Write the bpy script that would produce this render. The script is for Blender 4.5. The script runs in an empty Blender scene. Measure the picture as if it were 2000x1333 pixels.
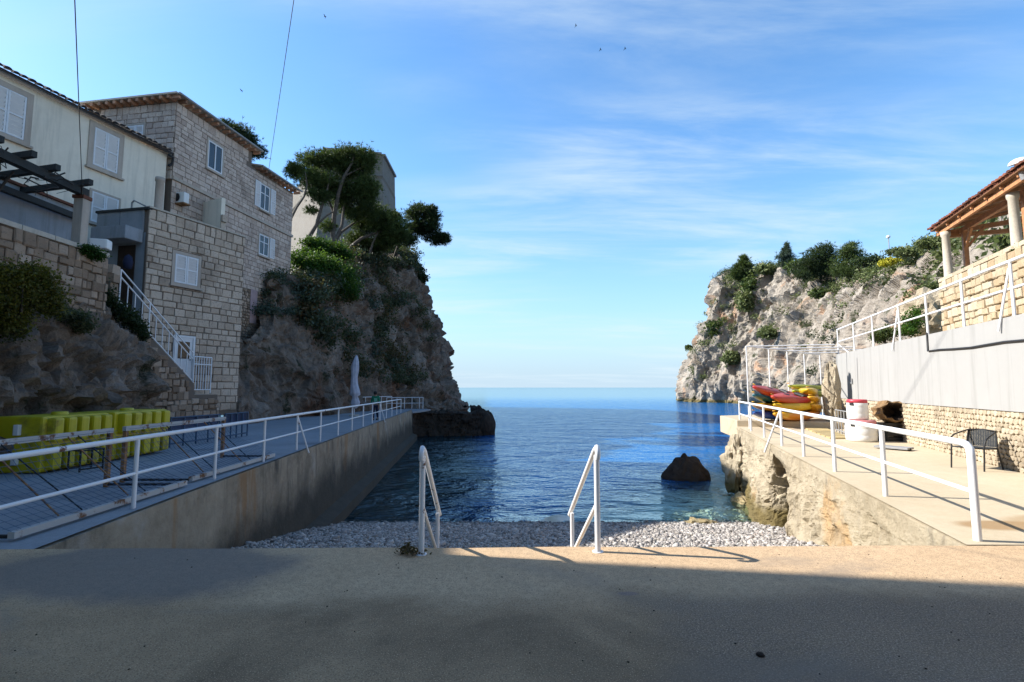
import bpy, bmesh, math, random
import numpy as np
from mathutils import Vector, Matrix, noise, Quaternion
C = bpy.context.scene.collection
SC = bpy.context.scene
R = math.radians
# ---------------------------------------------------------------- camera
PITCH = math.atan((757 - 666.5) / 1000.0)
cam = bpy.data.cameras.new('camera'); cam.lens = 18; cam.sensor_width = 36
cam.clip_start = .05; cam.clip_end = 30000
camo = bpy.data.objects.new('camera', cam); C.objects.link(camo)
camo.location = (0, 0, 1.6); camo.rotation_euler = (math.pi / 2 + PITCH, 0, 0)
SC.camera = camo
# ---------------------------------------------------------------- light
SUN_EL = R(35); SUN_AZ = Vector((-.988, .155, 0)).normalized()
SUN = Vector((SUN_AZ.x * math.cos(SUN_EL), SUN_AZ.y * math.cos(SUN_EL), math.sin(SUN_EL)))
sl = bpy.data.lights.new('sun', 'SUN'); sl.energy = 4.4; sl.angle = R(.5); sl.color = (1, .965, .9)
so = bpy.data.objects.new('sun', sl); C.objects.link(so)
so.rotation_euler = (-SUN).to_track_quat('-Z', 'Y').to_euler(); so.location = (-40, 10, 40)
SC.view_settings.view_transform = 'Standard'; SC.view_settings.look = 'None'
SC.view_settings.gamma = 1; SC.view_settings.use_curve_mapping = False
SC.view_settings.exposure = 1.25
world = bpy.data.worlds.new('World'); SC.world = world; world.use_nodes = True
def build_sky():
    nt = world.node_tree; nt.nodes.clear(); N = nt.nodes.new; L = nt.links.new
    out = N('ShaderNodeOutputWorld'); bg = N('ShaderNodeBackground'); bg.inputs['Strength'].default_value = .125
    sky = N('ShaderNodeTexSky'); sky.sky_type = 'NISHITA'; sky.sun_disc = False
    sky.sun_elevation = SUN_EL; sky.sun_rotation = math.atan2(SUN_AZ.x, SUN_AZ.y)
    sky.altitude = 0; sky.air_density = 1.0; sky.dust_density = .35; sky.ozone_density = 2.2
    hs = N('ShaderNodeHueSaturation'); hs.inputs['Saturation'].default_value = 1.22
    L(sky.outputs[0], hs.inputs['Color'])
    tc = N('ShaderNodeTexCoord'); sep = N('ShaderNodeSeparateXYZ'); L(tc.outputs['Generated'], sep.inputs[0])
    def mth(op, a, b=None, clamp=False):
        m = N('ShaderNodeMath'); m.operation = op; m.use_clamp = clamp
        for i, v in enumerate((a, b)):
            if v is None: continue
            if isinstance(v, (int, float)): m.inputs[i].default_value = v
            else: L(v, m.inputs[i])
        return m.outputs[0]
    # cirrus sheet: direction projected onto a high flat layer
    # pale sea haze all round the horizon
    hz = mth('POWER', mth('SUBTRACT', 1.0, mth('MAXIMUM', sep.outputs[2], 0.0), True), 4.5)
    hm = N('ShaderNodeMix'); hm.data_type = 'RGBA'; L(mth('MULTIPLY', hz, .93), hm.inputs['Factor']); L(hs.outputs[0], hm.inputs['A']); hm.inputs['B'].default_value = (1.2, 2.2, 3.15, 1)
    hz2 = mth('POWER', mth('SUBTRACT', 1.0, mth('MAXIMUM', sep.outputs[2], 0.0), True), 12.0)
    hm2 = N('ShaderNodeMix'); hm2.data_type = 'RGBA'; L(mth('MULTIPLY', hz2, .9), hm2.inputs['Factor']); L(hm.outputs['Result'], hm2.inputs['A']); hm2.inputs['B'].default_value = (2.2, 2.75, 3.2, 1); hm = hm2
    zc = mth('ADD', mth('MAXIMUM', sep.outputs[2], 0.0), .12)
    px = mth('DIVIDE', sep.outputs[0], zc); py = mth('DIVIDE', sep.outputs[1], zc)
    cmb = N('ShaderNodeCombineXYZ'); L(px, cmb.inputs[0]); L(py, cmb.inputs[1])
    mp = N('ShaderNodeMapping'); mp.inputs['Rotation'].default_value = (0, 0, R(24)); mp.inputs['Scale'].default_value = (.55, 1.25, 1)
    mp.inputs['Location'].default_value = (5.1, 3.3, 0)
    L(cmb.outputs[0], mp.inputs[0])
    n1 = N('ShaderNodeTexNoise'); n1.inputs['Scale'].default_value = .75; n1.inputs['Detail'].default_value = 3; n1.inputs['Roughness'].default_value = .5
    L(mp.outputs[0], n1.inputs['Vector'])
    mp2 = N('ShaderNodeMapping'); mp2.inputs['Rotation'].default_value = (0, 0, R(50)); mp2.inputs['Scale'].default_value = (.55, 1.9, 1)
    L(cmb.outputs[0], mp2.inputs[0])
    n2 = N('ShaderNodeTexNoise'); n2.inputs['Scale'].default_value = 1.6; n2.inputs['Detail'].default_value = 9; n2.inputs['Roughness'].default_value = .62
    n2.inputs['Distortion'].default_value = .35
    L(mp2.outputs[0], n2.inputs['Vector'])
    def ramp(v, a, b):
        r = N('ShaderNodeMapRange'); r.interpolation_type = 'SMOOTHSTEP'
        r.inputs['From Min'].default_value = a; r.inputs['From Max'].default_value = b
        L(v, r.inputs['Value']); return r.outputs[0]
    cl = mth('MULTIPLY', ramp(n1.outputs[0], .42, .68), ramp(n2.outputs[0], .34, .76))
    cl = mth('MULTIPLY', cl, .8, True)
    mix = N('ShaderNodeMix'); mix.data_type = 'RGBA'
    L(cl, mix.inputs['Factor']); L(hm.outputs['Result'], mix.inputs['A']); mix.inputs['B'].default_value = (2.7, 3.2, 3.5, 1)
    L(mix.outputs['Result'], bg.inputs[0]); L(bg.outputs[0], out.inputs[0])
build_sky()
# ---------------------------------------------------------------- measuring: pixel of the photo + depth -> point in the place
def ray(px, py):
    a = (px - 1000) / 1000.; b = (666.5 - py) / 1000.
    return Vector((a, math.cos(PITCH) - b * math.sin(PITCH), math.sin(PITCH) + b * math.cos(PITCH)))
CAMP = Vector((0, 0, 1.6))
def at(px, py, t): return CAMP + ray(px, py) * t
def onz(px, py, z):
    r = ray(px, py); return CAMP + r * ((z - 1.6) / r.z)
ZW = -2.6                                                     # sea level
def deckz(y): return -.006 * max(0., y - 8)
def QL(y): return -(5.05 + .0926 * (y - 7))                   # rail line of the quay on the left
def QR(y): return 4.87 + .29 * (y - 5.52)                     # rail line of the quay on the right
def WL(y): return 9.56 + .365 * (y - 9.78)                    # foot of the white wall
def UL(y): return 15.3 + .38 * (y - 15.6)                     # upper stone wall
# ---------------------------------------------------------------- objects
def tag(o, label=None, cat=None, group=None, kind=None):
    if label: o['label'] = label
    if cat: o['category'] = cat
    if group: o['group'] = group
    if kind: o['kind'] = kind
    return o
def thing(name, loc, label, cat, group=None):
    o = bpy.data.objects.new(name, None); C.objects.link(o); o.location = loc; o.empty_display_size = .2
    return tag(o, label, cat, group)
def absloc(o):
    v = Vector(o.location)
    if o.parent: v = o.matrix_parent_inverse @ v; v = absloc(o.parent) + v
    return v
def link(name, me, m, parent=None, label=None):
    if m is not None and not me.materials: me.materials.append(m)
    o = bpy.data.objects.new(name, me); C.objects.link(o)
    if parent:
        o.parent = parent
        if parent.type == 'EMPTY': o.matrix_parent_inverse = Matrix.Translation(-Vector(parent.location))
        # a sub-part hangs on a part whose own transform is the identity in world space
    if label: o['label'] = label
    return o
def npmesh(name, V, F, smooth=False, tint=None):
    V = np.asarray(V, dtype=np.float32); F = np.asarray(F, dtype=np.int32)
    me = bpy.data.meshes.new(name); n, k = F.shape
    me.vertices.add(len(V)); me.vertices.foreach_set('co', V.ravel())
    me.loops.add(F.size); me.loops.foreach_set('vertex_index', F.ravel())
    me.polygons.add(n); me.polygons.foreach_set('loop_start', np.arange(0, n * k, k, dtype=np.int32))
    me.update(calc_edges=True)
    me.polygons.foreach_set('use_smooth', np.full(n, smooth, dtype=bool))
    if tint is not None:
        at_ = me.attributes.new('tint', 'FLOAT', 'FACE'); at_.data.foreach_set('value', np.asarray(tint, dtype=np.float32))
    return me
class MB:
    def __init__(s): s.v = []; s.f = []; s.sm = []; s.t = []; s.tint = 0.
    def add(s, vs, fs, smooth=False):
        b = len(s.v); s.v += [tuple(v) for v in vs]
        for f in fs: s.f.append([b + i for i in f]); s.sm.append(smooth); s.t.append(s.tint)
        return s
    def box(s, c, size, u=(1, 0, 0), w=(0, 0, 1), jit=0):
        c = Vector(c); u = Vector(u).normalized(); w = Vector(w).normalized(); n = w.cross(u).normalized(); w = u.cross(n).normalized()
        a, b, d = size[0] / 2, size[1] / 2, size[2] / 2; vs = []
        for k in (-1, 1):
            for i, j in ((-1, -1), (1, -1), (1, 1), (-1, 1)):
                p = c + u * (i * a) + n * (j * b) + w * (k * d)
                if jit: p += Vector((random.uniform(-jit, jit), random.uniform(-jit, jit), random.uniform(-jit, jit)))
                vs.append(p)
        return s.add(vs, [(3, 2, 1, 0), (4, 5, 6, 7), (0, 1, 5, 4), (1, 2, 6, 5), (2, 3, 7, 6), (3, 0, 4, 7)])
    def bar(s, p, q, w, h, up=(0, 0, 1)):
        p = Vector(p); q = Vector(q); d = q - p; up = Vector(up)
        if abs(d.normalized().dot(up)) > .98: up = Vector((0, 1, 0))
        return s.box((p + q) / 2, (d.length, w, h), d, up)
    def tube(s, path, r, n=8, caps=True, smooth=True):
        path = [Vector(p) for p in path]; m = len(path); rs = r if isinstance(r, (list, tuple)) else [r] * m
        t0 = (path[1] - path[0]).normalized(); ref = Vector((0, 0, 1)) if abs(t0.z) < .9 else Vector((1, 0, 0))
        a = t0.cross(ref).normalized(); vs = []
        for i in range(m):
            t = ((path[min(i + 1, m - 1)] - path[i]).normalized() + (path[i] - path[max(i - 1, 0)]).normalized())
            t = t.normalized() if t.length > 1e-6 else t0
            a = (a - t * a.dot(t)).normalized(); b = t.cross(a)
            for k in range(n):
                g = 2 * math.pi * k / n; vs.append(path[i] + (a * math.cos(g) + b * math.sin(g)) * rs[i])
        fs = [(i * n + k, i * n + (k + 1) % n, (i + 1) * n + (k + 1) % n, (i + 1) * n + k) for i in range(m - 1) for k in range(n)]
        s.add(vs, fs, smooth)
        if caps: s.add(vs[:n], [tuple(reversed(range(n)))]); s.add(vs[-n:], [tuple(range(n))])
        return s
    def lathe(s, c, prof, n=20, axis=(0, 0, 1), smooth=True):
        c = Vector(c); q = Vector(axis).to_track_quat('Z', 'Y'); vs = []
        for r, z in prof:
            for k in range(n):
                g = 2 * math.pi * k / n; vs.append(c + q @ Vector((r * math.cos(g), r * math.sin(g), z)))
        m = len(prof)
        fs = [(i * n + k, i * n + (k + 1) % n, (i + 1) * n + (k + 1) % n, (i + 1) * n + k) for i in range(m - 1) for k in range(n)]
        return s.add(vs, fs, smooth)
    def prism(s, poly, z0, z1):
        n = len(poly); zz0 = z0 if hasattr(z0, '__len__') else [z0] * n; zz1 = z1 if hasattr(z1, '__len__') else [z1] * n
        vs = [(p[0], p[1], zz0[i]) for i, p in enumerate(poly)] + [(p[0], p[1], zz1[i]) for i, p in enumerate(poly)]
        ar = sum(poly[i][0] * poly[(i + 1) % n][1] - poly[(i + 1) % n][0] * poly[i][1] for i in range(n))
        fs = [(i, (i + 1) % n, n + (i + 1) % n, n + i) for i in range(n)] + [tuple(range(n, 2 * n)), tuple(reversed(range(n)))]
        if ar < 0: fs = [tuple(reversed(f)) for f in fs]
        return s.add(vs, fs)
    def mesh(s, name):
        me = bpy.data.meshes.new(name); me.from_pydata(s.v, [], s.f); me.update()
        me.polygons.foreach_set('use_smooth', s.sm)
        if any(s.t):
            a = me.attributes.new('tint', 'FLOAT', 'FACE'); a.data.foreach_set('value', s.t)
        return me
    def build(s, name, m, parent=None, label=None, bevel=0):
        me = s.mesh(name)
        if bevel:
            bm = bmesh.new(); bm.from_mesh(me); bmesh.ops.remove_doubles(bm, verts=bm.verts, dist=1e-5)
            bmesh.ops.bevel(bm, geom=[e for e in bm.edges if e.is_manifold and e.calc_face_angle(0) > .5], offset=bevel, segments=2, affect='EDGES', profile=.6)
            bm.to_mesh(me); bm.free()
        return link(name, me, m, parent, label)
# ---------------------------------------------------------------- materials
class NT:
    def __init__(s, name):
        s.m = bpy.data.materials.new(name); s.m.use_nodes = True; s.t = s.m.node_tree; s.t.nodes.clear()
        s.out = s.n('ShaderNodeOutputMaterial'); s.geo = s.n('ShaderNodeNewGeometry')
    def n(s, k, **kw):
        x = s.t.nodes.new(k)
        for a, b in kw.items(): setattr(x, a, b)
        return x
    def l(s, a, b): s.t.links.new(a, b)
    def put(s, sock, v):
        if hasattr(v, 'links') or hasattr(v, 'is_output'): s.l(v, sock)
        else:
            if hasattr(sock.default_value, '__len__') and len(sock.default_value) == 4 and len(v) == 3: v = (*v, 1)
            sock.default_value = v
    def pos(s, scale=(1, 1, 1), loc=(0, 0, 0), rot=(0, 0, 0)):
        mp = s.n('ShaderNodeMapping'); s.l(s.geo.outputs['Position'], mp.inputs[0])
        mp.inputs['Scale'].default_value = scale; mp.inputs['Location'].default_value = loc; mp.inputs['Rotation'].default_value = rot
        return mp.outputs[0]
    def noise(s, scale, detail=5, rough=.55, vec=None, dist=0):
        x = s.n('ShaderNodeTexNoise'); x.inputs['Scale'].default_value = scale; x.inputs['Detail'].default_value = detail
        x.inputs['Roughness'].default_value = rough; x.inputs['Distortion'].default_value = dist
        s.l(vec if vec is not None else s.geo.outputs['Position'], x.inputs['Vector']); return x.outputs[0]
    def voro(s, scale, vec=None, feature='F1', out=0):
        x = s.n('ShaderNodeTexVoronoi', feature=feature); x.inputs['Scale'].default_value = scale
        s.l(vec if vec is not None else s.geo.outputs['Position'], x.inputs['Vector']); return x.outputs[out]
    def ss(s, v, a, b, lo=0., hi=1.):
        r = s.n('ShaderNodeMapRange', interpolation_type='SMOOTHSTEP'); s.put(r.inputs['Value'], v)
        r.inputs['From Min'].default_value = a; r.inputs['From Max'].default_value = b
        r.inputs['To Min'].default_value = lo; r.inputs['To Max'].default_value = hi; return r.outputs[0]
    def math(s, op, a, b=0., clamp=False):
        x = s.n('ShaderNodeMath', operation=op, use_clamp=clamp); s.put(x.inputs[0], a); s.put(x.inputs[1], b); return x.outputs[0]
    def mix(s, f, a, b, mode='MIX'):
        x = s.n('ShaderNodeMix', data_type='RGBA', blend_type=mode)
        s.put(x.inputs['Factor'], f); s.put(x.inputs['A'], a); s.put(x.inputs['B'], b); return x.outputs['Result']
    def ramp(s, v, stops):
        x = s.n('ShaderNodeValToRGB'); s.put(x.inputs[0], v); cr = x.color_ramp
        while len(cr.elements) < len(stops): cr.elements.new(.5)
        for e, (p, c) in zip(cr.elements, stops): e.position = p; e.color = (*c, 1)
        return x.outputs[0]
    def sep(s): x = s.n('ShaderNodeSeparateXYZ'); s.l(s.geo.outputs['Position'], x.inputs[0]); return x.outputs
    def rnd(s):
        o = s.n('ShaderNodeObjectInfo').outputs['Random']; a = s.n('ShaderNodeAttribute', attribute_name='tint').outputs['Fac']
        return s.math('FRACT', s.math('ADD', o, a))
    def attr(s): return s.n('ShaderNodeAttribute', attribute_name='tint').outputs['Fac']
    def bump(s, h, strength=.3, dist=.05, prev=None):
        b = s.n('ShaderNodeBump'); b.inputs['Strength'].default_value = strength; b.inputs['Distance'].default_value = dist
        s.put(b.inputs['Height'], h)
        if prev is not None: s.l(prev, b.inputs['Normal'])
        return b.outputs[0]
    def bsdf(s, col, rough=.8, nrm=None, **kw):
        p = s.n('ShaderNodeBsdfPrincipled'); s.put(p.inputs['Base Color'], col); s.put(p.inputs['Roughness'], rough)
        if nrm is not None: s.l(nrm, p.inputs['Normal'])
        for k, v in kw.items(): s.put(p.inputs[k.replace('_', ' ')], v)
        s.l(p.outputs[0], s.out.inputs[0]); return p
def plain(name, c, rough=.6, var=.25, scale=3., bump=.1, bscale=40, metal=0., c2=None, objr=False, spec=.4):
    t = NT(name); a = Vector(c); d = Vector(c2) if c2 else a * (1 - var)
    v = t.noise(scale, 6, .6)
    if objr: v = t.math('ADD', t.math('MULTIPLY', v, .5), t.math('MULTIPLY', t.rnd(), .5))
    col = t.ramp(v, [(.3, tuple(d)), (.7, tuple(a))])
    t.bsdf(col, rough, t.bump(t.noise(bscale, 4), bump, .02), Metallic=metal, Specular_IOR_Level=spec); return t.m
def rusty(name, paint, rust=(.16, .06, .025), lo=.56, hi=.64, scale=5, rough=.5):
    t = NT(name); k = t.ss(t.noise(scale, 8, .65), lo, hi)
    v = t.mix(t.noise(2.2, 5), tuple(Vector(paint) * .82), paint)
    t.bsdf(t.mix(k, v, t.mix(t.noise(30, 3), rust, tuple(Vector(rust) * .5))), t.math('ADD', t.math('MULTIPLY', k, .35), rough), t.bump(t.noise(60, 3), .15, .01)); return t.m
def stone(name, stops, rough=.85, mortar=None, fine=14):
    t = NT(name); v = t.math('ADD', t.math('MULTIPLY', t.rnd(), .6), t.math('MULTIPLY', t.noise(2.6, 7, .65), .4))
    c = t.ramp(v, stops)
    c = t.mix(t.ss(t.noise(fine, 6, .7), .5, .72), c, t.mix(.55, c, (.09, .075, .06)))
    c = t.mix(t.ss(t.noise(.55, 4), .52, .7), c, t.mix(.4, c, (.12, .09, .065)))
    h = t.math('ADD', t.noise(fine, 6, .7), t.math('MULTIPLY', t.noise(fine * 4, 3), .4))
    t.bsdf(c, rough, t.bump(h, .6, .035), Specular_IOR_Level=.25); return t.m
def leafmat(name, dark, mid, light, trans=.25, rough=.55):
    t = NT(name); v = t.math('ADD', t.math('MULTIPLY', t.attr(), .75), t.math('MULTIPLY', t.noise(1.1, 4), .25))
    c = t.ramp(v, [(.1, dark), (.5, mid), (.9, light)])
    p = t.n('ShaderNodeBsdfPrincipled'); t.put(p.inputs['Base Color'], c); p.inputs['Roughness'].default_value = rough; p.inputs['Specular IOR Level'].default_value = .2
    tr = t.n('ShaderNodeBsdfTranslucent'); t.put(tr.inputs[0], t.mix(.3, c, (.2, .28, .03)))
    ms = t.n('ShaderNodeMixShader'); ms.inputs[0].default_value = trans
    t.l(p.outputs[0], ms.inputs[1]); t.l(tr.outputs[0], ms.inputs[2]); t.l(ms.outputs[0], t.out.inputs[0]); return t.m
def rockmat(name, stops, stain=(.2, .09, .045), stain_lo=.56, dark=(.05, .045, .04), tide=True, scale=1., rough=.9, veg=None):
    t = NT(name)
    v = t.math('ADD', t.math('MULTIPLY', t.noise(.28 * scale, 8, .62, dist=.5), .55), t.math('MULTIPLY', t.noise(1.7 * scale, 9, .7), .45))
    c = t.ramp(v, stops)
    k = t.ss(t.noise(.22 * scale, 6, .6, t.pos(loc=(31, 7, 13)), .8), stain_lo, stain_lo + .12)
    c = t.mix(t.math('MULTIPLY', k, .8), c, t.mix(t.noise(3, 5), stain, tuple(Vector(stain) * 1.7)))
    # lichen / weather streaks running down the face
    st = t.ss(t.noise(1.3 * scale, 7, .7, t.pos((1, 1, .22))), .5, .7)
    c = t.mix(t.math('MULTIPLY', st, .55), c, dark)
    c = t.mix(t.ss(t.noise(7 * scale, 8, .75), .55, .75), c, t.mix(.5, c, dark))
    if veg: c = t.mix(t.ss(t.noise(.5 * scale, 7, .7, t.pos(loc=(3, 40, 8))), .55, .66), c, t.mix(t.noise(6, 4), veg, tuple(Vector(veg) * .4)))
    if tide:
        z = t.sep()[2]; zz = t.math('ADD', z, t.math('MULTIPLY', t.noise(1.5, 5), .9))
        c = t.mix(t.ss(zz, ZW + .95, ZW + 1.5, 1, 0), c, t.mix(t.noise(2, 6), (.06, .05, .03), (.23, .17, .06)))
    rg = t.n('ShaderNodeTexNoise', noise_type='RIDGED_MULTIFRACTAL'); rg.inputs['Scale'].default_value = .9 * scale; rg.inputs['Detail'].default_value = 7; rg.inputs['Roughness'].default_value = .6
    t.l(t.pos((1, 1, .6)), rg.inputs['Vector']); h = t.math('ADD', t.noise(2.2 * scale, 10, .72), t.math('MULTIPLY', rg.outputs[0], .35))
    nb = t.bump(h, .9, .22 / scale)
    nb = t.bump(t.noise(16 * scale, 6, .7), .6, .03 / scale, nb)
    t.bsdf(c, rough, nb, Specular_IOR_Level=.2); return t.m
def concrete(name, a, b, wet=None, rough=.85, streak=0., speck=.25, stains=(), inner=None, bmp=.35):
    t = NT(name)
    v = t.math('ADD', t.math('MULTIPLY', t.noise(.45, 7, .6, dist=.4), .6), t.math('MULTIPLY', t.noise(3.1, 7, .65), .4))
    c = t.ramp(v, [(.3, a), (.7, b)])
    if inner:                                                  # shade painted in: surface inland darkened, edge strip kept pale as if sunlit
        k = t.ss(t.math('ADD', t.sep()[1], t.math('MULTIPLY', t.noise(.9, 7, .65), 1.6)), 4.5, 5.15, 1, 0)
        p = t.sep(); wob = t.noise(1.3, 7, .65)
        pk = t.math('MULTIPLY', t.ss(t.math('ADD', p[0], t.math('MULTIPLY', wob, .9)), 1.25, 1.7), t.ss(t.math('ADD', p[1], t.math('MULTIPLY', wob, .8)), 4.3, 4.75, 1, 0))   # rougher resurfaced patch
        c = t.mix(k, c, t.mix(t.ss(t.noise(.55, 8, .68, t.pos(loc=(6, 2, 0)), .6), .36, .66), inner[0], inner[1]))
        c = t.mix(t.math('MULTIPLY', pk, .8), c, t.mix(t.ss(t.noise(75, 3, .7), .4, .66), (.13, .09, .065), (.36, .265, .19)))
    if streak: c = t.mix(t.math('MULTIPLY', t.ss(t.noise(3.2, 6, .65, t.pos((1, 1, .07))), .48, .68), streak), c, t.mix(.7, c, (.1, .1, .09)))
    c = t.mix(t.math('MULTIPLY', t.ss(t.noise(14, 5, .7), .35, .7), min(.45, speck * 1.2)), c, tuple(Vector(a) * .62))
    sp = t.voro(70); c = t.mix(t.math('MULTIPLY', t.ss(sp, .1, .5, 1, 0), speck), c, tuple(Vector(a) * .35))
    c = t.mix(t.math('MULTIPLY', t.ss(t.noise(120, 2), .55, .75), speck), c, tuple(Vector(b) * 1.35))
    rr = rough
    for (sx, sy, sr, col, amt) in stains:
        p = t.sep(); d = t.math('POWER', t.math('ADD', t.math('POWER', t.math('SUBTRACT', p[0], sx), 2.), t.math('POWER', t.math('MULTIPLY', t.math('SUBTRACT', p[1], sy), 2.2), 2.)), .5)
        d = t.math('ADD', d, t.math('MULTIPLY', t.noise(1.4, 5), sr * .7))
        c = t.mix(t.math('MULTIPLY', t.ss(d, sr * .95, sr * 1.35, 1, 0), amt), c, col)
    if wet:
        k = t.ss(t.noise(.5, 6, .6, t.pos((.6, 1.3, 1), rot=(0, 0, .5)), .6), *wet[:2])
        c = t.mix(t.math('MULTIPLY', k, .75), c, wet[2]); rr = t.math('SUBTRACT', rough, t.math('MULTIPLY', k, wet[3]))
    h = t.math('ADD', t.noise(55, 5, .7), t.math('MULTIPLY', t.noise(4, 5), .8))
    t.bsdf(c, rr, t.bump(h, bmp, .012), Specular_IOR_Level=.12); return t.m

M = {}
M['white'] = rusty('white_painted_steel', (.74, .74, .75), lo=.63, hi=.69, rough=.42)
M['white_rust'] = rusty('white_paint_with_rust', (.42, .42, .41), (.2, .085, .03), .53, .62, 4)
M['rust'] = plain('rust', (.42, .22, .09), .8, c2=(.1, .045, .02), scale=9)
M['steel_blue'] = plain('blue_painted_steel', (.035, .075, .14), .5)
M['blue_panel'] = plain('blue_panel', (.015, .035, .09), .5)
M['dark'] = plain('dark_metal', (.012, .012, .014), .5)
M['grey_metal'] = plain('grey_metal', (.28, .28, .28), .5)
M['cable'] = plain('black_cable', (.02, .02, .022), .6)
M['timber_dark'] = plain('dark_timber', (.03, .032, .03), .8, scale=8, bump=.4)
M['timber_red'] = plain('stained_timber', (.52, .24, .1), .6, .45, 6, .3)
M['lath'] = plain('roof_lath', (.34, .17, .075), .8, .5, 5, .3, objr=True)
M['tile'] = plain('clay_tile', (.24, .085, .045), .85, .6, 4, .4, objr=True)
M['corbel'] = plain('terracotta_corbel', (.42, .22, .13), .85, .45, 5, .3, objr=True)
M['tile_dark'] = plain('old_roof_tile', (.035, .028, .025), .9, .5, 3, .4, objr=True)
M['stucco'] = concrete('old_white_stucco', (.66, .58, .46), (.78, .7, .57), streak=.3, speck=.05)
M['stucco_grey'] = concrete('grey_blue_stucco', (.2, .22, .24), (.3, .32, .34), streak=.5, speck=.08)
M['coping'] = concrete('coping', (.4, .35, .28), (.52, .46, .38), streak=.3)
M['trim'] = concrete('stone_surround', (.38, .31, .25), (.48, .41, .34), streak=.3, speck=.1)
M['shutter'] = plain('white_shutter_paint', (.66, .66, .66), .55, .1, 6)
M['glass'] = plain('window_glass', (.012, .015, .02), .08, .1, spec=.8)
M['pink'] = plain('faded_pink_paint', (.42, .3, .3), .8)
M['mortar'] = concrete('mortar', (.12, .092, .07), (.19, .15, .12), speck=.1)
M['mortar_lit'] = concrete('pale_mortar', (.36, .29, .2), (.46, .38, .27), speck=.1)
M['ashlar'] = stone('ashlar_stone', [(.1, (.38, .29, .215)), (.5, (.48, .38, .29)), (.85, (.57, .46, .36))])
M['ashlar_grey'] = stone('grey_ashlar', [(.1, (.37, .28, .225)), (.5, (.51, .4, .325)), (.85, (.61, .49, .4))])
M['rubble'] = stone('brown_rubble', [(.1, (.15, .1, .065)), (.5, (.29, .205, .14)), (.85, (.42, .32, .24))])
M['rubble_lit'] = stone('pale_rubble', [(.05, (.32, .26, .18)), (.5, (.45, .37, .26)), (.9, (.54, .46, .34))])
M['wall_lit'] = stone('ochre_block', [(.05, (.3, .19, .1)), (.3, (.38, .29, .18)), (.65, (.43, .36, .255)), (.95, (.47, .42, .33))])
M['rock_l'] = rockmat('brown_cliff_rock', [(.28, (.06, .044, .032)), (.5, (.19, .145, .11)), (.7, (.37, .3, .24))], stain=(.11, .055, .03), stain_lo=.53, veg=(.04, .045, .022))
M['rock_r'] = rockmat('pale_limestone_cliff', [(.28, (.1, .08, .06)), (.48, (.27, .23, .185)), (.72, (.44, .39, .325))], stain=(.26, .15, .085), stain_lo=.56, dark=(.09, .08, .07), scale=.55, veg=(.06, .065, .03))
M['rock_q'] = rockmat('ochre_quay_rock', [(.25, (.25, .2, .13)), (.5, (.39, .325, .23)), (.75, (.5, .435, .325))], stain=(.3, .19, .09), stain_lo=.56, dark=(.12, .1, .075), scale=1.6)
M['rock_dark'] = rockmat('dark_wet_rock', [(.25, (.022, .016, .012)), (.5, (.04, .028, .02)), (.75, (.07, .05, .03))], tide=False, scale=2, stain_lo=.95)
M['rock_brown'] = rockmat('ochre_rock', [(.25, (.2, .14, .07)), (.5, (.36, .28, .15)), (.75, (.48, .4, .24))], tide=False, scale=2)
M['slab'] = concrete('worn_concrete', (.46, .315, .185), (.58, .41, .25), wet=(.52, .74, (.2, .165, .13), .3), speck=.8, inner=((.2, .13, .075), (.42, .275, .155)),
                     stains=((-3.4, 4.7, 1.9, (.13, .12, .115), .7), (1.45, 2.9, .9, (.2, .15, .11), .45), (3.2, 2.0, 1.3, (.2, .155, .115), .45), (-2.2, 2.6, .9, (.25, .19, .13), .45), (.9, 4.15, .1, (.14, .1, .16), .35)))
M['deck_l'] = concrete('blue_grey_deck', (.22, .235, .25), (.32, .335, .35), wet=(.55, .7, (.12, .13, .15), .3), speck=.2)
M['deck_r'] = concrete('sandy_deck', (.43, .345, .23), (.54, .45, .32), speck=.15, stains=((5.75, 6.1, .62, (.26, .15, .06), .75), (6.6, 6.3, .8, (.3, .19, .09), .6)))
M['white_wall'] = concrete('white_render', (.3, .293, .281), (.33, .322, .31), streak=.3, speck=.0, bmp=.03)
M['kayak'] = None
def quaymat():
    t = NT('stained_sea_wall'); p = t.sep()
    c = t.ramp(t.math('ADD', t.math('MULTIPLY', t.noise(.6, 7, .6), .5), t.math('MULTIPLY', t.noise(4, 7, .65), .5)), [(.3, (.19, .15, .105)), (.7, (.38, .315, .23))])
    pm = t.ss(t.noise(.7, 5, .6, t.pos(loc=(2, 9, 1))), .4, .62)
    c = t.mix(t.math('MULTIPLY', t.math('MULTIPLY', t.ss(t.noise(2.3, 8, .7, t.pos((1, 1, .13)), .5), .46, .66), pm), .85), c, (.05, .045, .04))
    c = t.mix(t.math('MULTIPLY', t.ss(t.noise(1.1, 8, .7), .5, .68), .55), c, (.1, .085, .065))
    c = t.mix(t.math('MULTIPLY', t.ss(t.noise(.9, 6, .6, t.pos((1, 1, .18), loc=(9, 4, 0))), .55, .66), .7), c, (.26, .13, .045))
    c = t.mix(t.math('MULTIPLY', t.ss(t.noise(.5, 5, .6, t.pos(loc=(4, 21, 6))), .57, .66), .5), c, (.4, .38, .35))
    zz = t.math('ADD', p[2], t.math('MULTIPLY', t.noise(.8, 6, .65), 1.7))
    c = t.mix(t.ss(zz, -.75, .35, .94, 0), c, t.mix(t.noise(3, 6), (.025, .024, .02), (.07, .06, .045)))
    # shuttering boards cast into the concrete
    w = t.n('ShaderNodeTexWave', bands_direction='Z'); w.inputs['Scale'].default_value = .55; w.inputs['Distortion'].default_value = .6
    t.l(t.geo.outputs['Position'], w.inputs[0])
    h = t.math('ADD', t.math('MULTIPLY', w.outputs['Fac'], .15), t.noise(9, 8, .7))
    t.bsdf(c, .9, t.bump(h, .6, .05), Specular_IOR_Level=.25); return t.m
M['quay'] = quaymat()
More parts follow.
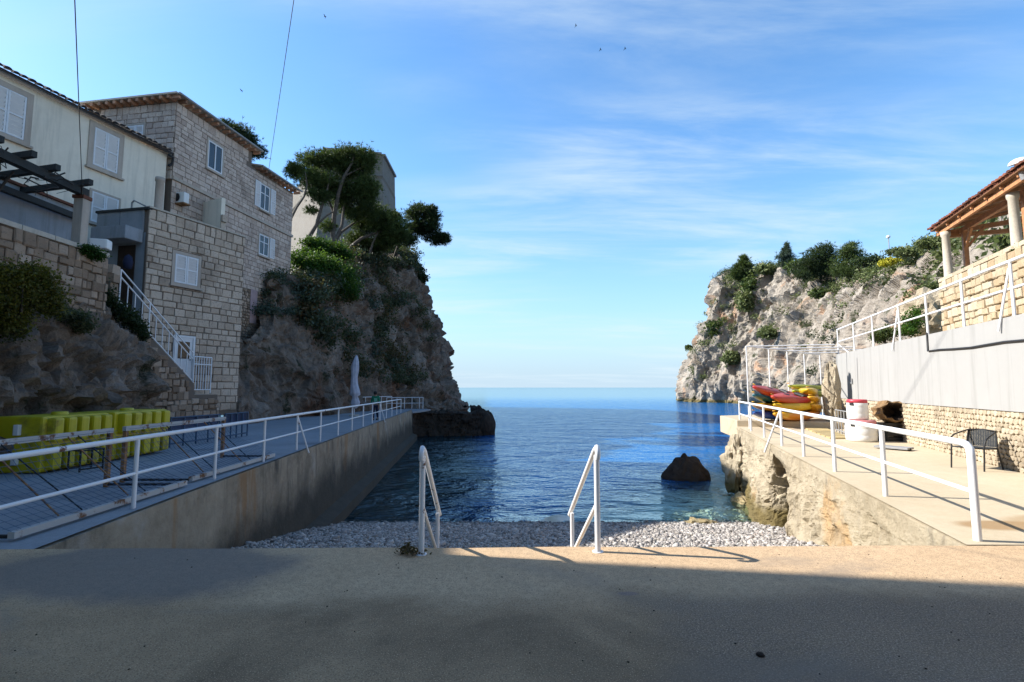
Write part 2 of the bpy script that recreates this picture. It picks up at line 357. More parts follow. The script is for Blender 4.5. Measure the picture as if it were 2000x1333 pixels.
def pebblemat():
    t = NT('beach_pebble'); c = t.ramp(t.attr(), [(0, (.07, .062, .056)), (.3, (.2, .175, .155)), (.6, (.34, .305, .27)), (.85, (.5, .46, .42)), (1, (.33, .22, .16))])
    z = t.sep()[2]; k = t.ss(t.math('ADD', z, t.math('MULTIPLY', t.noise(1.2, 4), .16)), ZW + .1, ZW + .3, .9, 0)
    c = t.mix(k, c, t.mix(.75, c, (.03, .028, .025)))
    t.bsdf(c, t.math('SUBTRACT', .75, t.math('MULTIPLY', k, .5)), t.bump(t.noise(60, 3), .2, .01)); return t.m
M['pebble'] = pebblemat()
def seabedmat():
    t = NT('sea_bed'); c = t.ramp(t.noise(.9, 8, .65), [(.35, (.4, .38, .27)), (.5, (.62, .6, .5)), (.7, (.75, .73, .65))])
    c = t.mix(t.ss(t.noise(.6, 6, .65, t.pos(loc=(5, 2, 0))), .56, .63), c, (.07, .06, .03))
    t.bsdf(c, .9, t.bump(t.noise(9, 5), .8, .1)); return t.m
M['seabed'] = seabedmat()
def watermat():
    t = NT('sea_water'); p = t.sep()
    # ripples: wind waves elongated across the view, three sizes
    a = t.noise(.42, 5, .55, t.pos((.75, 1., 1), rot=(0, 0, .18)), .6)
    b = t.noise(1.9, 4, .55, t.pos((.5, 1., 1), rot=(0, 0, -.12)), .3)
    c = t.noise(6.5, 3, .5, t.pos((.6, 1., 1)))
    h = t.math('ADD', t.math('ADD', t.math('MULTIPLY', a, .85), t.math('MULTIPLY', b, .26)), t.math('MULTIPLY', c, .05))
    nb = t.bump(h, 1.0, .8); t.put(nb.node.inputs['Strength'], t.ss(p[1], 15., 260., 1., .05))
    gl = t.n('ShaderNodeBsdfGlossy'); gl.inputs['Roughness'].default_value = .04; t.l(nb, gl.inputs['Normal']); gl.inputs['Color'].default_value = (.7, .9, 1, 1)
    # turbidity grows with depth away from the shore (the shelf is shallow towards the ochre rocks)
    dd = t.math('SUBTRACT', t.math('ADD', p[1], t.math('MULTIPLY', t.noise(.35, 5), 4.)), t.math('MULTIPLY', p[0], 1.1))
    deep = t.ss(dd, 13.5, 23.)
    tr = t.n('ShaderNodeBsdfTransparent'); t.put(tr.inputs[0], t.mix(deep, (.82, .98, .93), (.06, .22, .28)))
    df = t.n('ShaderNodeBsdfDiffuse'); quay_shade = t.ss(t.math('ADD', t.math('ADD', p[0], t.math('MULTIPLY', t.noise(.22, 5, .6), 5.)), t.math('MULTIPLY', p[1], .05)), .3, 4.5)   # cliff's dark reflection and shade along the quay painted into the water colour
    t.put(df.inputs[0], t.mix(quay_shade, (.003, .014, .018), t.mix(t.ss(p[1], 20, 400), (.004, .1, .31), (.01, .1, .24))))
    m1 = t.n('ShaderNodeMixShader'); t.put(m1.inputs[0], t.math('MULTIPLY', deep, .97)); t.l(tr.outputs[0], m1.inputs[1]); t.l(df.outputs[0], m1.inputs[2])
    fr = t.n('ShaderNodeFresnel'); fr.inputs['IOR'].default_value = 1.34; t.l(nb, fr.inputs['Normal'])
    m2 = t.n('ShaderNodeMixShader'); t.l(fr.outputs[0], m2.inputs[0]); t.l(m1.outputs[0], m2.inputs[1]); t.l(gl.outputs[0], m2.inputs[2])
    t.l(m2.outputs[0], t.out.inputs[0]); return t.m
M['water'] = watermat()
M['pine'] = leafmat('pine_needles', (.012, .022, .008), (.05, .075, .02), (.14, .17, .045))
M['pine_dark'] = leafmat('dark_pine_needles', (.008, .014, .007), (.02, .035, .014), (.045, .065, .022))
M['hedge'] = leafmat('hedge_leaf', (.008, .025, .004), (.025, .075, .008), (.09, .17, .02), .35)
M['scrub'] = leafmat('scrub_leaf', (.022, .028, .014), (.06, .07, .035), (.12, .13, .07))
M['scrub_r'] = leafmat('sunny_scrub_leaf', (.04, .052, .02), (.11, .13, .045), (.2, .22, .085))
M['scrub_teal'] = leafmat('grey_green_leaf', (.03, .045, .035), (.07, .1, .075), (.13, .17, .13))
M['yellow_bush'] = leafmat('yellow_green_leaf', (.02, .022, .006), (.08, .075, .01), (.22, .19, .02))
M['flower'] = leafmat('yellow_blossom', (.3, .25, .02), (.45, .4, .03), (.55, .5, .05))
M['dry'] = leafmat('dry_leaf', (.05, .03, .012), (.1, .065, .03), (.16, .11, .05))
M['bark'] = plain('pine_bark', (.12, .095, .075), .9, .6, 6, .6, 25)
M['bark_dark'] = plain('dark_bark', (.05, .04, .032), .9, .5, 6, .6, 25)
M['yellow_plastic'] = rusty('yellow_plastic', (.5, .42, .012), (.2, .15, .03), .5, .75, 2.2, .4)
M['white_plastic'] = plain('white_plastic', (.7, .69, .66), .35, .08, 3, .05)
M['red_plastic'] = plain('red_plastic', (.5, .05, .07), .4, .1)
M['canvas'] = plain('parasol_canvas', (.5, .5, .56), .9, .3, 5, .3)
M['brown'] = plain('weathered_brown_wood', (.3, .18, .08), .9, .6, 6, .6)
M['brown_dark'] = plain('dark_hollow_wood', (.045, .025, .014), .95, .5, 8, .6)
M['black_plastic'] = plain('black_plastic', (.018, .018, .02), .5)
M['wicker'] = plain('charcoal_weave', (.03, .034, .038), .6, .3, 60, .4, 150)
M['plank'] = plain('yellow_plank', (.5, .38, .18), .7, .35, 7, .3, objr=True)
M['skin'] = plain('skin', (.34, .2, .14), .6)
M['teal_cloth'] = plain('green_cloth', (.012, .17, .09), .9, .3, 8)
M['print_cloth'] = plain('pale_green_print', (.15, .42, .3), .9, .3, 8)
M['jeans'] = plain('dark_blue_trousers', (.012, .018, .05), .9, .3, 8)
M['hair'] = plain('dark_hair', (.015, .011, .008), .7)
M['fort'] = stone('fort_masonry', [(.2, (.15, .13, .105)), (.6, (.27, .24, .2))])
# ---------------------------------------------------------------- ground, water, beach
random.seed(4); np.random.seed(4)
def structure(name, mb, m, **k): return tag(mb.build(name, m, **k), kind='structure')
def beachz(x, y): return -1.5 - .187 * (y - 10.5) if y > 9 else -1.22 + (9 - y) * .12
def seaz(x, y):
    z = beachz(x, y)
    if y > 17: z = beachz(x, 17) - (y - 17) * (.17 - .11 * max(0, min(1, (x - 1) / 4)))
    return max(z, -9)
# foreground slab: one sheet with a slightly worn front edge
mb = MB(); n = 60; xs = [-16 + i * 32 / n for i in range(n + 1)]
vs = []; fs = []
for i, x in enumerate(xs):
    e = 5.36 + .03 * noise.noise((x * .9, 0, 0)) + .012 * noise.noise((x * 5, 3, 0)) + .012 * x
    for (y, z) in ((-26, 0), (0, 0), (3, 0), (e - .05, 0), (e - .012, -.012), (e, -.05), (e, -.28), (5.0, -.3)): vs.append((x, y, z))
for i in range(n):
    for k in range(7): fs.append((i * 8 + k, (i + 1) * 8 + k, (i + 1) * 8 + k + 1, i * 8 + k + 1))
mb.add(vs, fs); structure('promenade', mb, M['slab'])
structure('retaining_wall', MB().prism([(-5.2, 5.02), (5, 5.02), (5, 4.7), (-5.2, 4.7)], -3.4, -.29), M['quay'])
mb = MB()                                                      # steps from the slab down to the beach
for k in range(6): mb.box((-.03, 5.46 + .3 * k + .17, -.16 * (k + 1) - .22), (1.95, .34, .44))
mb.box((-.03, 7.6, -1.25), (1.95, 1.0, .5))
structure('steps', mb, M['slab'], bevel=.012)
# left quay deck, sloping gently
ys = [5.15, 8] + list(range(10, 43, 2)); mb = MB(); vs = []
for y in ys: vs += [(QL(y) + .12, y, deckz(y) - .006), (QL(y) + .12 - 3, y, deckz(y) - .006), (-17, y, deckz(y) - .006)]
fs = [(3 * i + k, 3 * (i + 1) + k, 3 * (i + 1) + k + 1, 3 * i + k + 1) for i in range(len(ys) - 1) for k in (0, 1)]
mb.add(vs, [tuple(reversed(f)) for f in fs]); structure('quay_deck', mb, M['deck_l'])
qr = MB(); n = len(ys); vs = []                                # edge of the deck, then the wall under it
for y in ys:
    w = .02 * noise.noise((y * .7, 4, 1))
    vs += [(QL(y) - .3, y, deckz(y) - .03), (QL(y) + .15 + w, y, deckz(y) - .03), (QL(y) + .16 + w, y, deckz(y) - .3), (QL(y) + .2 + w, y, -1.5), (QL(y) + .24 + w, y, -2.1), (QL(y) + .62 + 3 * w, y, -2.25), (QL(y) + .7 + 3 * w, y, -4.5)]
qr.add(vs, [(7 * i + k, 7 * i + k + 1, 7 * (i + 1) + k + 1, 7 * (i + 1) + k) for i in range(n - 1) for k in range(6)])
e = 7 * (n - 1); qr.add(vs[e:] + [(-12, 42, -4.5), (-12, 42, deckz(42) - .004)], [tuple(range(9))])
wall = thing('quay_wall', (QL(20), 20, ZW), 'long stained concrete sea wall below the white railing on the shaded side', 'sea wall')
qr.build('wall_face', M['quay'], wall)
# right quay deck between the railing and the white wall
mb = MB(); ys = [5.38, 8, 11, 14, 17, 20, 22.4]; vs = []
for y in ys: vs += [(QR(y) - .2, y, .004), (WL(y) + .3, y, .004)]
mb.add(vs, [(2 * i, 2 * i + 1, 2 * i + 3, 2 * i + 2) for i in range(len(ys) - 1)])
structure('quay_deck', mb, M['deck_r'])
mb = MB().prism([(QR(21.2) - .2, 21.2), (12.95, 19.9), (14.8, 23.2), (13, 26), (9.9, 24.6)], -.5, .26)
structure('concrete_platform', mb, M['deck_r'], bevel=.03)
# sea bed and pebble beach
nx, ny = 70, 70; X = np.linspace(-9, 16, nx); Y = 4.8 + (np.linspace(0, 1, ny) ** 1.6) * 55
V = [(x, y, seaz(x, y) - .02 + .05 * noise.noise((x * .8, y * .8, 0)) + (.25 * noise.fractal((x * .5, y * .5, 5), .8, 2, 4) if y > 16.5 else 0)) for y in Y for x in X]
F = [(j * nx + i, j * nx + i + 1, (j + 1) * nx + i + 1, (j + 1) * nx + i) for j in range(ny - 1) for i in range(nx - 1)]
tag(link('sea_bed', npmesh('sea_bed', V, F, True), M['seabed']), kind='structure')
def pebbles(name, n, pts, rad, m, kind):
    bm = bmesh.new(); bmesh.ops.create_icosphere(bm, subdivisions=1, radius=1); B = np.array([v.co[:] for v in bm.verts]); BF = np.array([[v.index for v in f.verts] for f in bm.faces]); bm.free()
    k = len(B); P = np.asarray(pts); s = np.asarray(rad)[:, None] * np.random.uniform([.7, .6, .4], [1.3, 1.1, .75], (n, 3))
    th = np.random.rand(n) * 6.28; c, sn = np.cos(th), np.sin(th)
    V = B[None] * (1 + np.random.normal(0, .1, (n, k, 1))) * s[:, None, :]
    x = V[..., 0] * c[:, None] - V[..., 1] * sn[:, None]; y = V[..., 0] * sn[:, None] + V[..., 1] * c[:, None]
    tl = np.random.normal(0, .3, (n, 1)); z = V[..., 2] + x * tl
    V = np.stack([x, y, z], -1) + P[:, None, :]
    F = BF[None] + (np.arange(n) * k)[:, None, None]
    tint = np.repeat(np.clip(np.random.beta(2.2, 2, n), 0, 1), len(BF))
    return tag(link(name, npmesh(name, V.reshape(-1, 3), F.reshape(-1, 3), True, tint), m), kind=kind)
n = 62000; px_ = np.random.uniform(-6.4, 7.4, n); py_ = 9.2 + 8.3 * np.random.rand(n) ** .8
rad = np.clip(np.random.lognormal(-3.86, .45, n), .01, .11)
pts = [(x, y, beachz(x, y) + .02 * noise.noise((x * .8, y * .8, 0)) + r * .25) for x, y, r in zip(px_, py_, rad)]
pebbles('pebbles', n, pts, rad, M['pebble'], 'stuff')
# sea: one sheet to beyond the horizon
mb = MB(); V = []; ring = [9, 16, 25, 40, 70, 150, 400, 1500, 12000]; A = [-1.6 + 3.2 * i / 24 for i in range(25)]
for r in ring:
    for a in A: V.append((r * math.tan(max(-1.35, min(1.35, a))) * (1 if r > 12 else 1.5), r, ZW))
mb.add(V, [(j * 25 + i, j * 25 + i + 1, (j + 1) * 25 + i + 1, (j + 1) * 25 + i) for j in range(len(ring) - 1) for i in range(24)])
structure('sea', mb, M['water'])

# ---------------------------------------------------------------- rock
def resample(P, n):
    P = np.asarray(P, float); d = np.r_[0, np.cumsum(np.linalg.norm(np.diff(P, axis=0), axis=1))]; d /= d[-1]
    return np.stack([np.interp(np.linspace(0, 1, n), d, P[:, k]) for k in range(3)], -1)
def catmull(S, n):
    m = len(S); out = []
    for u in np.linspace(0, m - 1, n):
        i = min(int(u), m - 2); f = u - i; p0, p1, p2, p3 = S[max(i - 1, 0)], S[i], S[i + 1], S[min(i + 2, m - 1)]
        out.append(.5 * ((2 * p1) + (-p0 + p2) * f + (2 * p0 - 5 * p1 + 4 * p2 - p3) * f * f + (-p0 + 3 * p1 - 3 * p2 + p3) * f ** 3))
    return np.array(out)
def rocky(p, s, seed, big=0.):
    q = Vector((p[0] * s + seed, p[1] * s, p[2] * s))
    a = noise.fractal(q, .9, 2.1, 5); b = noise.ridged_multi_fractal(q * 1.7, .9, 2.2, 4, 1., 2.) - 1.1
    w = q * 2.3 + Vector((a, a, a)) * .5; d, c = noise.voronoi(w)
    e = (d[1] - d[0]); blk = noise.cell(c[0] * 7.7) - .5
    zl = q.z * 1.5 + q.x * .35 + a * .5; lay = noise.cell(Vector((math.floor(zl), 3.3, seed))) - .5; fl = zl - math.floor(zl); lay *= min(1, fl * 5, (1 - fl) * 5)
    q2 = w * 2.7; d2, c2 = noise.voronoi(q2); blk2 = noise.cell(c2[0] * 5.3) - .5
    lo = noise.fractal(q * .35 + Vector((7, 3, 1)), .9, 2., 3) + .6 * (noise.ridged_multi_fractal(Vector((q.x * .5, q.y * .5, q.z * .16)), .9, 2., 3, 1., 2.) - 1.1) if big else 0.
    return big * lo + .65 * a + .3 * b + .5 * lay + .8 * blk * min(1, e * 8) + .2 * blk2 * min(1, (d2[1] - d2[0]) * 4) - .3 * max(0, .12 - e) * 8
def loft(name, stations, nu, nv, m, amp, s, seed=0., flip=False, keep_last=0, parent=None, keep_rows=0, big=0., zs=1.):
    G = catmull(np.array([resample(st, nv) for st in stations]), nu)
    du = np.gradient(G, axis=0); dv = np.gradient(G, axis=1); N = np.cross(du, dv); N /= np.linalg.norm(N, axis=2, keepdims=True) + 1e-9
    if flip: N = -N
    for i in range(nu):
        for j in range(nv):
            am = amp(G[i, j]) if callable(amp) else amp
            if keep_rows and j < keep_rows: am *= j / keep_rows * .6
            G[i, j] += N[i, j] * (am * rocky((G[i, j][0], G[i, j][1], G[i, j][2] * zs), s, seed, big))
    idx = np.arange(nu * nv).reshape(nu, nv)
    F = np.stack([idx[:-1, :-1], idx[1:, :-1], idx[1:, 1:], idx[:-1, 1:]], -1).reshape(-1, 4)
    if flip: F = F[:, ::-1]
    o = link(name, npmesh(name, G.reshape(-1, 3), F, False), m, parent)
    o['_'] = 1; del o['_']
    return o, G, N
def st(*pts, floor=None):
    P = [tuple(p) if isinstance(p, Vector) or len(p) != 3 or p[2] < -50 else p for p in pts]
    return [tuple(at(*p)) for p in pts] if floor is None else [tuple(Vector((*at(*pts[0])[:2], floor)))] + [tuple(at(*p)) for p in pts]
# near rock on the left, under the terrace wall
A = [[(-9.7, 2.5, -.6), (-9.7, 2.5, 1.6), (-10.1, 2.5, 3), (-12, 2.5, 4.6), (-15, 2.5, 4.7), (-18, 2.5, 4.8)],
     [(-9.5, 6, -.6), (-9.3, 6, 1.6), (-9.8, 6.2, 3.2), (-12, 6.5, 4.6), (-14, 6.5, 4.7), (-18, 6.5, 4.8)],
     [(-9.8, 9.6, -.6), (-9.6, 9.7, 1.5), (-10.1, 9.9, 3.2), (-12, 10, 4.4), (-14, 10, 4.5), (-18, 10, 4.5)],
     [(-10.2, 12.6, -.6), (-9.95, 12.7, 1.5), (-10.5, 12.9, 2.9), (-12, 13.2, 4.3), (-14, 13.4, 4.3), (-18, 13.5, 4.5)],
     [(-10.9, 15.2, -.6), (-10.7, 15.4, 1.5), (-11.2, 15.7, 2.8), (-12.5, 16, 4.0), (-13.6, 16.1, 4.4), (-18, 16, 4.5)],
     [(-11.9, 17.2, -.6), (-11.9, 17.3, 1.3), (-12.1, 17.5, 2.2), (-12.8, 17.5, 3.3), (-13.6, 17.6, 3.6), (-18, 18, 4.)],
     [(-13.2, 18.6, -.6), (-13.3, 18.7, .6), (-13.5, 18.9, 1.4), (-13.8, 19, 2.2), (-14.4, 19, 2.6), (-18, 19.3, 3.)]]
rockA, GA, NA = loft('rock_face', A, 230, 120, M['rock_l'], .36, .8, 3., big=.9); tag(rockA, kind='structure')
FL = -4.6
B = [st((440, 826, 23.2), (452, 760, 23.5), (463, 705, 24.1), (462, 655, 25), (458, 645, 27), (455, 640, 29), floor=-.6),
     st((505, 822, 25), (503, 760, 25.6), (498, 700, 26.5), (500, 655, 27.4), (500, 648, 29), (500, 640, 31), floor=-.7),
     st((540, 818, 27.4), (540, 750, 28), (538, 680, 29), (532, 610, 29.8), (526, 545, 30.3), (520, 528, 32), floor=-.7),
     st((590, 812, 30), (590, 740, 30.4), (590, 670, 31), (590, 600, 32), (588, 553, 32.6), (585, 530, 34.5), floor=-.8),
     st((640, 806, 32), (640, 740, 32), (637, 680, 33), (632, 620, 34), (628, 568, 35), (624, 545, 38), floor=-.9),
     st((690, 800, 36), (690, 740, 37), (690, 670, 39), (690, 620, 41), (690, 570, 43), (690, 520, 47), (690, 492, 52), (690, 490, 57), floor=FL),
     st((740, 798, 41), (740, 740, 42), (740, 680, 44), (740, 610, 47), (740, 555, 49), (742, 515, 51), (740, 490, 55), (740, 490, 60), floor=FL),
     st((790, 795, 46), (790, 740, 48), (790, 670, 50), (790, 600, 52), (792, 550, 53.5), (793, 515, 55), (785, 492, 58), (780, 490, 63), floor=FL),
     st((848, 796, 50), (838, 740, 52), (832, 670, 54), (822, 600, 55.5), (812, 555, 56.5), (802, 525, 57.5), (785, 502, 60), (775, 499, 65), floor=FL),
     st((912, 797, 54), (880, 752, 56), (871, 690, 57.5), (853, 630, 58.5), (832, 572, 59.5), (815, 535, 60.5), (795, 506, 63), (785, 503, 67), floor=FL),
     st((905, 790, 62), (878, 750, 64), (866, 690, 65), (848, 630, 66), (828, 575, 66), (810, 540, 66), (792, 512, 68), (785, 508, 70), floor=FL),
     st((850, 790, 80), (850, 740, 80), (840, 690, 80), (830, 630, 80), (820, 575, 78), (815, 545, 76), (800, 512, 74), (790, 508, 74), floor=FL)]
cliffB, GB, NB = loft('cliff', B, 430, 190, M['rock_l'], lambda p: .36 + .012 * (p[1] - 22), .34, 11., big=1.1); tag(cliffB, kind='structure')
RF = -5
RR = [st((1335, 786, 172), (1335, 745, 172), (1352, 700, 174), (1372, 650, 176), (1392, 600, 178), (1402, 555, 180), (1430, 545, 186), (1450, 545, 195), floor=RF),
      st((1330, 785, 150), (1331, 745, 151), (1347, 700, 152), (1368, 650, 153), (1388, 600, 154), (1400, 552, 155), (1412, 544, 160), (1430, 538, 172), floor=RF),
      st((1380, 788, 140), (1380, 745, 141), (1385, 700, 143), (1398, 650, 145), (1412, 600, 147), (1424, 560, 149), (1432, 540, 151), (1450, 530, 165), floor=RF),
      st((1440, 790, 130), (1440, 740, 131), (1445, 690, 133), (1455, 640, 135), (1465, 590, 137), (1470, 555, 139), (1475, 531, 141), (1490, 522, 155), floor=RF),
      st((1500, 792, 115), (1500, 740, 116), (1505, 690, 118), (1510, 640, 121), (1520, 590, 124), (1525, 550, 127), (1530, 525, 130), (1545, 520, 145), floor=RF),
      st((1560, 795, 100), (1560, 740, 101), (1562, 690, 103), (1568, 640, 106), (1575, 600, 109), (1582, 565, 112), (1590, 546, 115), (1600, 525, 130), floor=RF),
      st((1620, 800, 82), (1620, 740, 83), (1622, 690, 85), (1628, 640, 87), (1635, 600, 90), (1640, 575, 92), (1650, 552, 96), (1660, 525, 110), floor=RF),
      st((1690, 805, 60), (1690, 740, 61), (1690, 690, 62), (1695, 650, 63), (1700, 610, 65), (1710, 575, 68), (1720, 545, 73), (1730, 508, 90), floor=RF),
      st((1770, 800, 45), (1770, 700, 46), (1770, 650, 47), (1772, 610, 48), (1775, 580, 50), (1785, 552, 53), (1800, 520, 58), (1820, 485, 70), floor=RF),
      st((1850, 800, 34), (1850, 700, 35), (1850, 640, 35.5), (1850, 590, 36), (1850, 560, 37), (1855, 530, 39), (1870, 490, 44), (1890, 462, 52), floor=RF),
      st((1950, 800, 28), (1950, 650, 28.5), (1950, 560, 29), (1950, 520, 29.5), (1950, 490, 30), (1960, 450, 32), (1975, 420, 36), (1990, 410, 44), floor=RF),
      st((2080, 800, 26), (2080, 650, 26), (2080, 560, 26), (2080, 500, 27), (2080, 450, 28), (2080, 420, 30), (2090, 410, 35), (2100, 400, 42), floor=RF)]
cliffR, GR, NR = loft('cliff', RR, 430, 190, M['rock_r'], lambda p: .75 + .012 * max(0, p[1] - 20), .14, 5., big=.9, zs=.55); tag(cliffR, kind='structure')
# rock and old concrete carrying the right quay
def q(y, *d): return [(QR(y) - .2 + a, y, z) for a, z in d]
Q = [q(5.3, (.1, -.004), (0, -.03), (0, -.3), (-.05, -1.5), (-.05, -3.5)),
     q(6.6, (.1, -.004), (0, -.03), (0, -.27), (.0, -.4), (-.1, -1.3), (-.2, -3.5)),
     q(8, (.1, -.004), (0, -.03), (0, -.27), (.02, -.4), (-.08, -1.2), (-.2, -2.2), (-.2, -3.8)),
     q(10, (.1, -.004), (0, -.03), (-.02, -.3), (-.08, -.5), (-.2, -1.3), (-.32, -2.1), (-.3, -3.8)),
     q(11.6, (.1, -.004), (0, -.03), (-.06, -.3), (-.16, -.8), (-.26, -1.4), (-.3, -2.2), (-.3, -4)),
     q(12.2, (.1, -.004), (0, -.03), (-.1, -.3), (-.18, -.8), (-.22, -1.4), (-.2, -2.2), (-.1, -4)),
     q(12.4, (.1, -.004), (0, -.03), (-.04, -.3), (.0, -.6), (.1, -1.1), (3.5, -1.25), (3.2, -2.2), (3, -4)),
     q(14.55, (.1, -.004), (0, -.03), (0, -.25), (.2, -.4), (.35, -.95), (3.5, -1.2), (3.2, -2.2), (3, -4)),
     q(14.95, (.1, -.004), (0, -.03), (-.05, -.3), (-.1, -.8), (-.12, -1.5), (-.1, -2.2), (0, -4)),
     q(19, (.1, -.004), (0, -.03), (0, -.3), (-.05, -1), (-.15, -2), (-.2, -3), (-.2, -5)),
     q(21.8, (.1, -.004), (0, -.03), (0, -.3), (-.1, -1), (-.2, -2), (-.3, -3), (-.3, -5)),
     [(10.4, 23.4, -.004), (10.3, 23.5, -.04), (10.3, 23.5, -.3), (10.2, 23.6, -1), (10.1, 23.7, -2), (10, 23.8, -3), (10, 23.8, -5)],
     [(13, 26.1, -.004), (13, 26.2, -.04), (13, 26.2, -.3), (13, 26.3, -1), (13, 26.4, -2), (13, 26.4, -3), (13, 26.4, -5)]]
rockQ, GQ, NQ = loft('quay_rock', Q, 300, 120, M['rock_q'], .1, 1.1, 21., keep_rows=16); tag(rockQ, kind='structure')
def boulder(name, c, r, m, seed, amp=.35, s=1.4, sub=4, rot=0., taper=0.):
    bm = bmesh.new(); bmesh.ops.create_icosphere(bm, subdivisions=sub, radius=1); c = Vector(c)
    for v in bm.verts:
        p = v.co.copy(); k = 1 + amp * rocky(p * .9, s * .6, seed)
        w = Vector((p.x * r[0], p.y * r[1], p.z * r[2])) * max(.4, k); w.rotate(Quaternion((0, 0, 1), rot)); v.co = w + c
    if taper:
        for v in bm.verts: h = max(0., (v.co.z - c.z) / r[2]); v.co.x = c.x + (v.co.x - c.x) * (1 - taper * h) - .12 * h * r[0]; v.co.y = c.y + (v.co.y - c.y) * (1 - taper * h)
    me = bpy.data.meshes.new(name); bm.to_mesh(me); bm.free(); return link(name, me, m)
tag(boulder('boulder', (8.15, 24.2, -2.5), (1.2, .9, 1.15), M['rock_dark'], 4., .2, 1.1, taper=.38), 'dark wet boulder standing alone in the blue water', 'boulder')
tag(boulder('boulder', (5.75, 16.0, -2.58), (.62, .3, .24), M['rock_brown'], 9.), 'low ochre rock lying at the water line of the pebble beach', 'rock')
tag(boulder('boulder', (8.75, 20.5, -1.35), (.48, .8, 1.15), M['rock_q'], 14., .25), 'tall ochre boulder leaning on the outer end of the right quay', 'boulder')
tag(boulder('boulder', (8.55, 19.3, -2.6), (.45, .6, .4), M['rock_brown'], 24., .25), 'yellowish rock half under water at the foot of the right quay', 'rock')
tag(boulder('boulder', (12.75, 20.6, 1.25), (.33, .42, 1.6), M['rock_q'], 31., .25), 'upright tan rock between the kayaks and the end of the white wall', 'boulder')
tag(boulder('boulder', at(1812, 615, 24.5), (1.35, 1.3, 1.25), M['rock_q'], 37., .22), 'big smooth boulder behind the upper railing on the walkway', 'boulder')
# jetty beyond the left quay
j = thing('jetty', (-6, 47, ZW), 'dark concrete jetty block at the seaward end of the left quay', 'jetty')
ln = [(QL(42) + .1, 42.2), (QL(42) + .15, 43.5), (-8, 44.6), (-6.8, 45.0), (-5.4, 45.1), (-4.0, 45.1), (-2.8, 45.3), (-2.5, 46.5), (-2.6, 49.5), (-4, 51)]
loft('jetty_block', [[(x, y, -4.4), (x + .05, y - .25, -2.6), (x - .02, y + .05, -1.6), (x, y, -.6), (x - .1, y + .3, -.5), (x - 1.2, y + 2.5, -.5)] for x, y in ln], 120, 50, M['rock_dark'], .17, .9, 41., parent=j)
mb = MB().prism([(QL(42) - 3.1, 42.1), (QL(42) + .2, 42.1), (-7.5, 44.7), (-7.4, 47), (-12, 48)], -.515, -.36); mb.build('jetty_slab', M['deck_l'], j, bevel=.03)
tag(boulder('boulder', (-2.35, 46.6, -2.2), (1.0, 1.3, 1.75), M['rock_dark'], 51., .16, 1.), 'black rock at the outer end of the dark jetty', 'rock')
# ---------------------------------------------------------------- masonry helpers
STONE_MESH = []
random.seed(7)
for k in range(10):                                            # a handful of rough stones, shared by every wall (18 triangles each)
    def jj(a): return random.uniform(-a, a)
    j1, j2 = .045, .06
    fr = [(-.5 + jj(j1), -.0, -.5 + jj(j1)), (.5 + jj(j1), 0, -.5 + jj(j1)), (.5 + jj(j1), 0, .5 + jj(j1)), (-.5 + jj(j1), 0, .5 + jj(j1))]
    mid = [(x, -.7 + jj(.12), z) for x, _, z in fr]
    top = [(x * (.82 + jj(j2)), -1.0 + jj(.12), z * (.78 + jj(j2))) for x, _, z in fr]
    V = fr + mid + top; F = []
    for a in (0, 4):
        for i in range(4): b = (i + 1) % 4; F.append((a + i, a + b, a + 4 + b, a + 4 + i))
    F.append((8, 9, 10, 11)); STONE_MESH.append((V, F))
RUBBLE_MESH = []
for k in range(10):                                            # rounded field stones with eight sided outlines
    V = []; r = [random.uniform(.84, 1.04) for _ in range(8)]
    for sc_, y in ((1, 0), (.97, -.55), (.84, -1)):
        for i in range(8):
            g = math.pi / 8 + i * math.pi / 4; c_, s_ = math.cos(g), math.sin(g); m_ = max(abs(c_), abs(s_)) ** .92
            V.append((c_ / m_ * .5 * r[i] * sc_, y * random.uniform(.85, 1.1), s_ / m_ * .5 * r[i] * sc_))
    V.append((0, -1.05, 0))
    F = [(a * 8 + i, a * 8 + (i + 1) % 8, a * 8 + 8 + (i + 1) % 8, a * 8 + 8 + i) for a in (0, 1) for i in range(8)] + [(16 + i, 16 + (i + 1) % 8, 24) for i in range(8)]
    RUBBLE_MESH.append((V, F))
def stone_me(m, src):
    out = []
    for V, F in src:
        me = bpy.data.meshes.new('stone'); me.from_pydata(V, [], F); me.materials.append(m); out.append(me)
    return out
STONES = {}
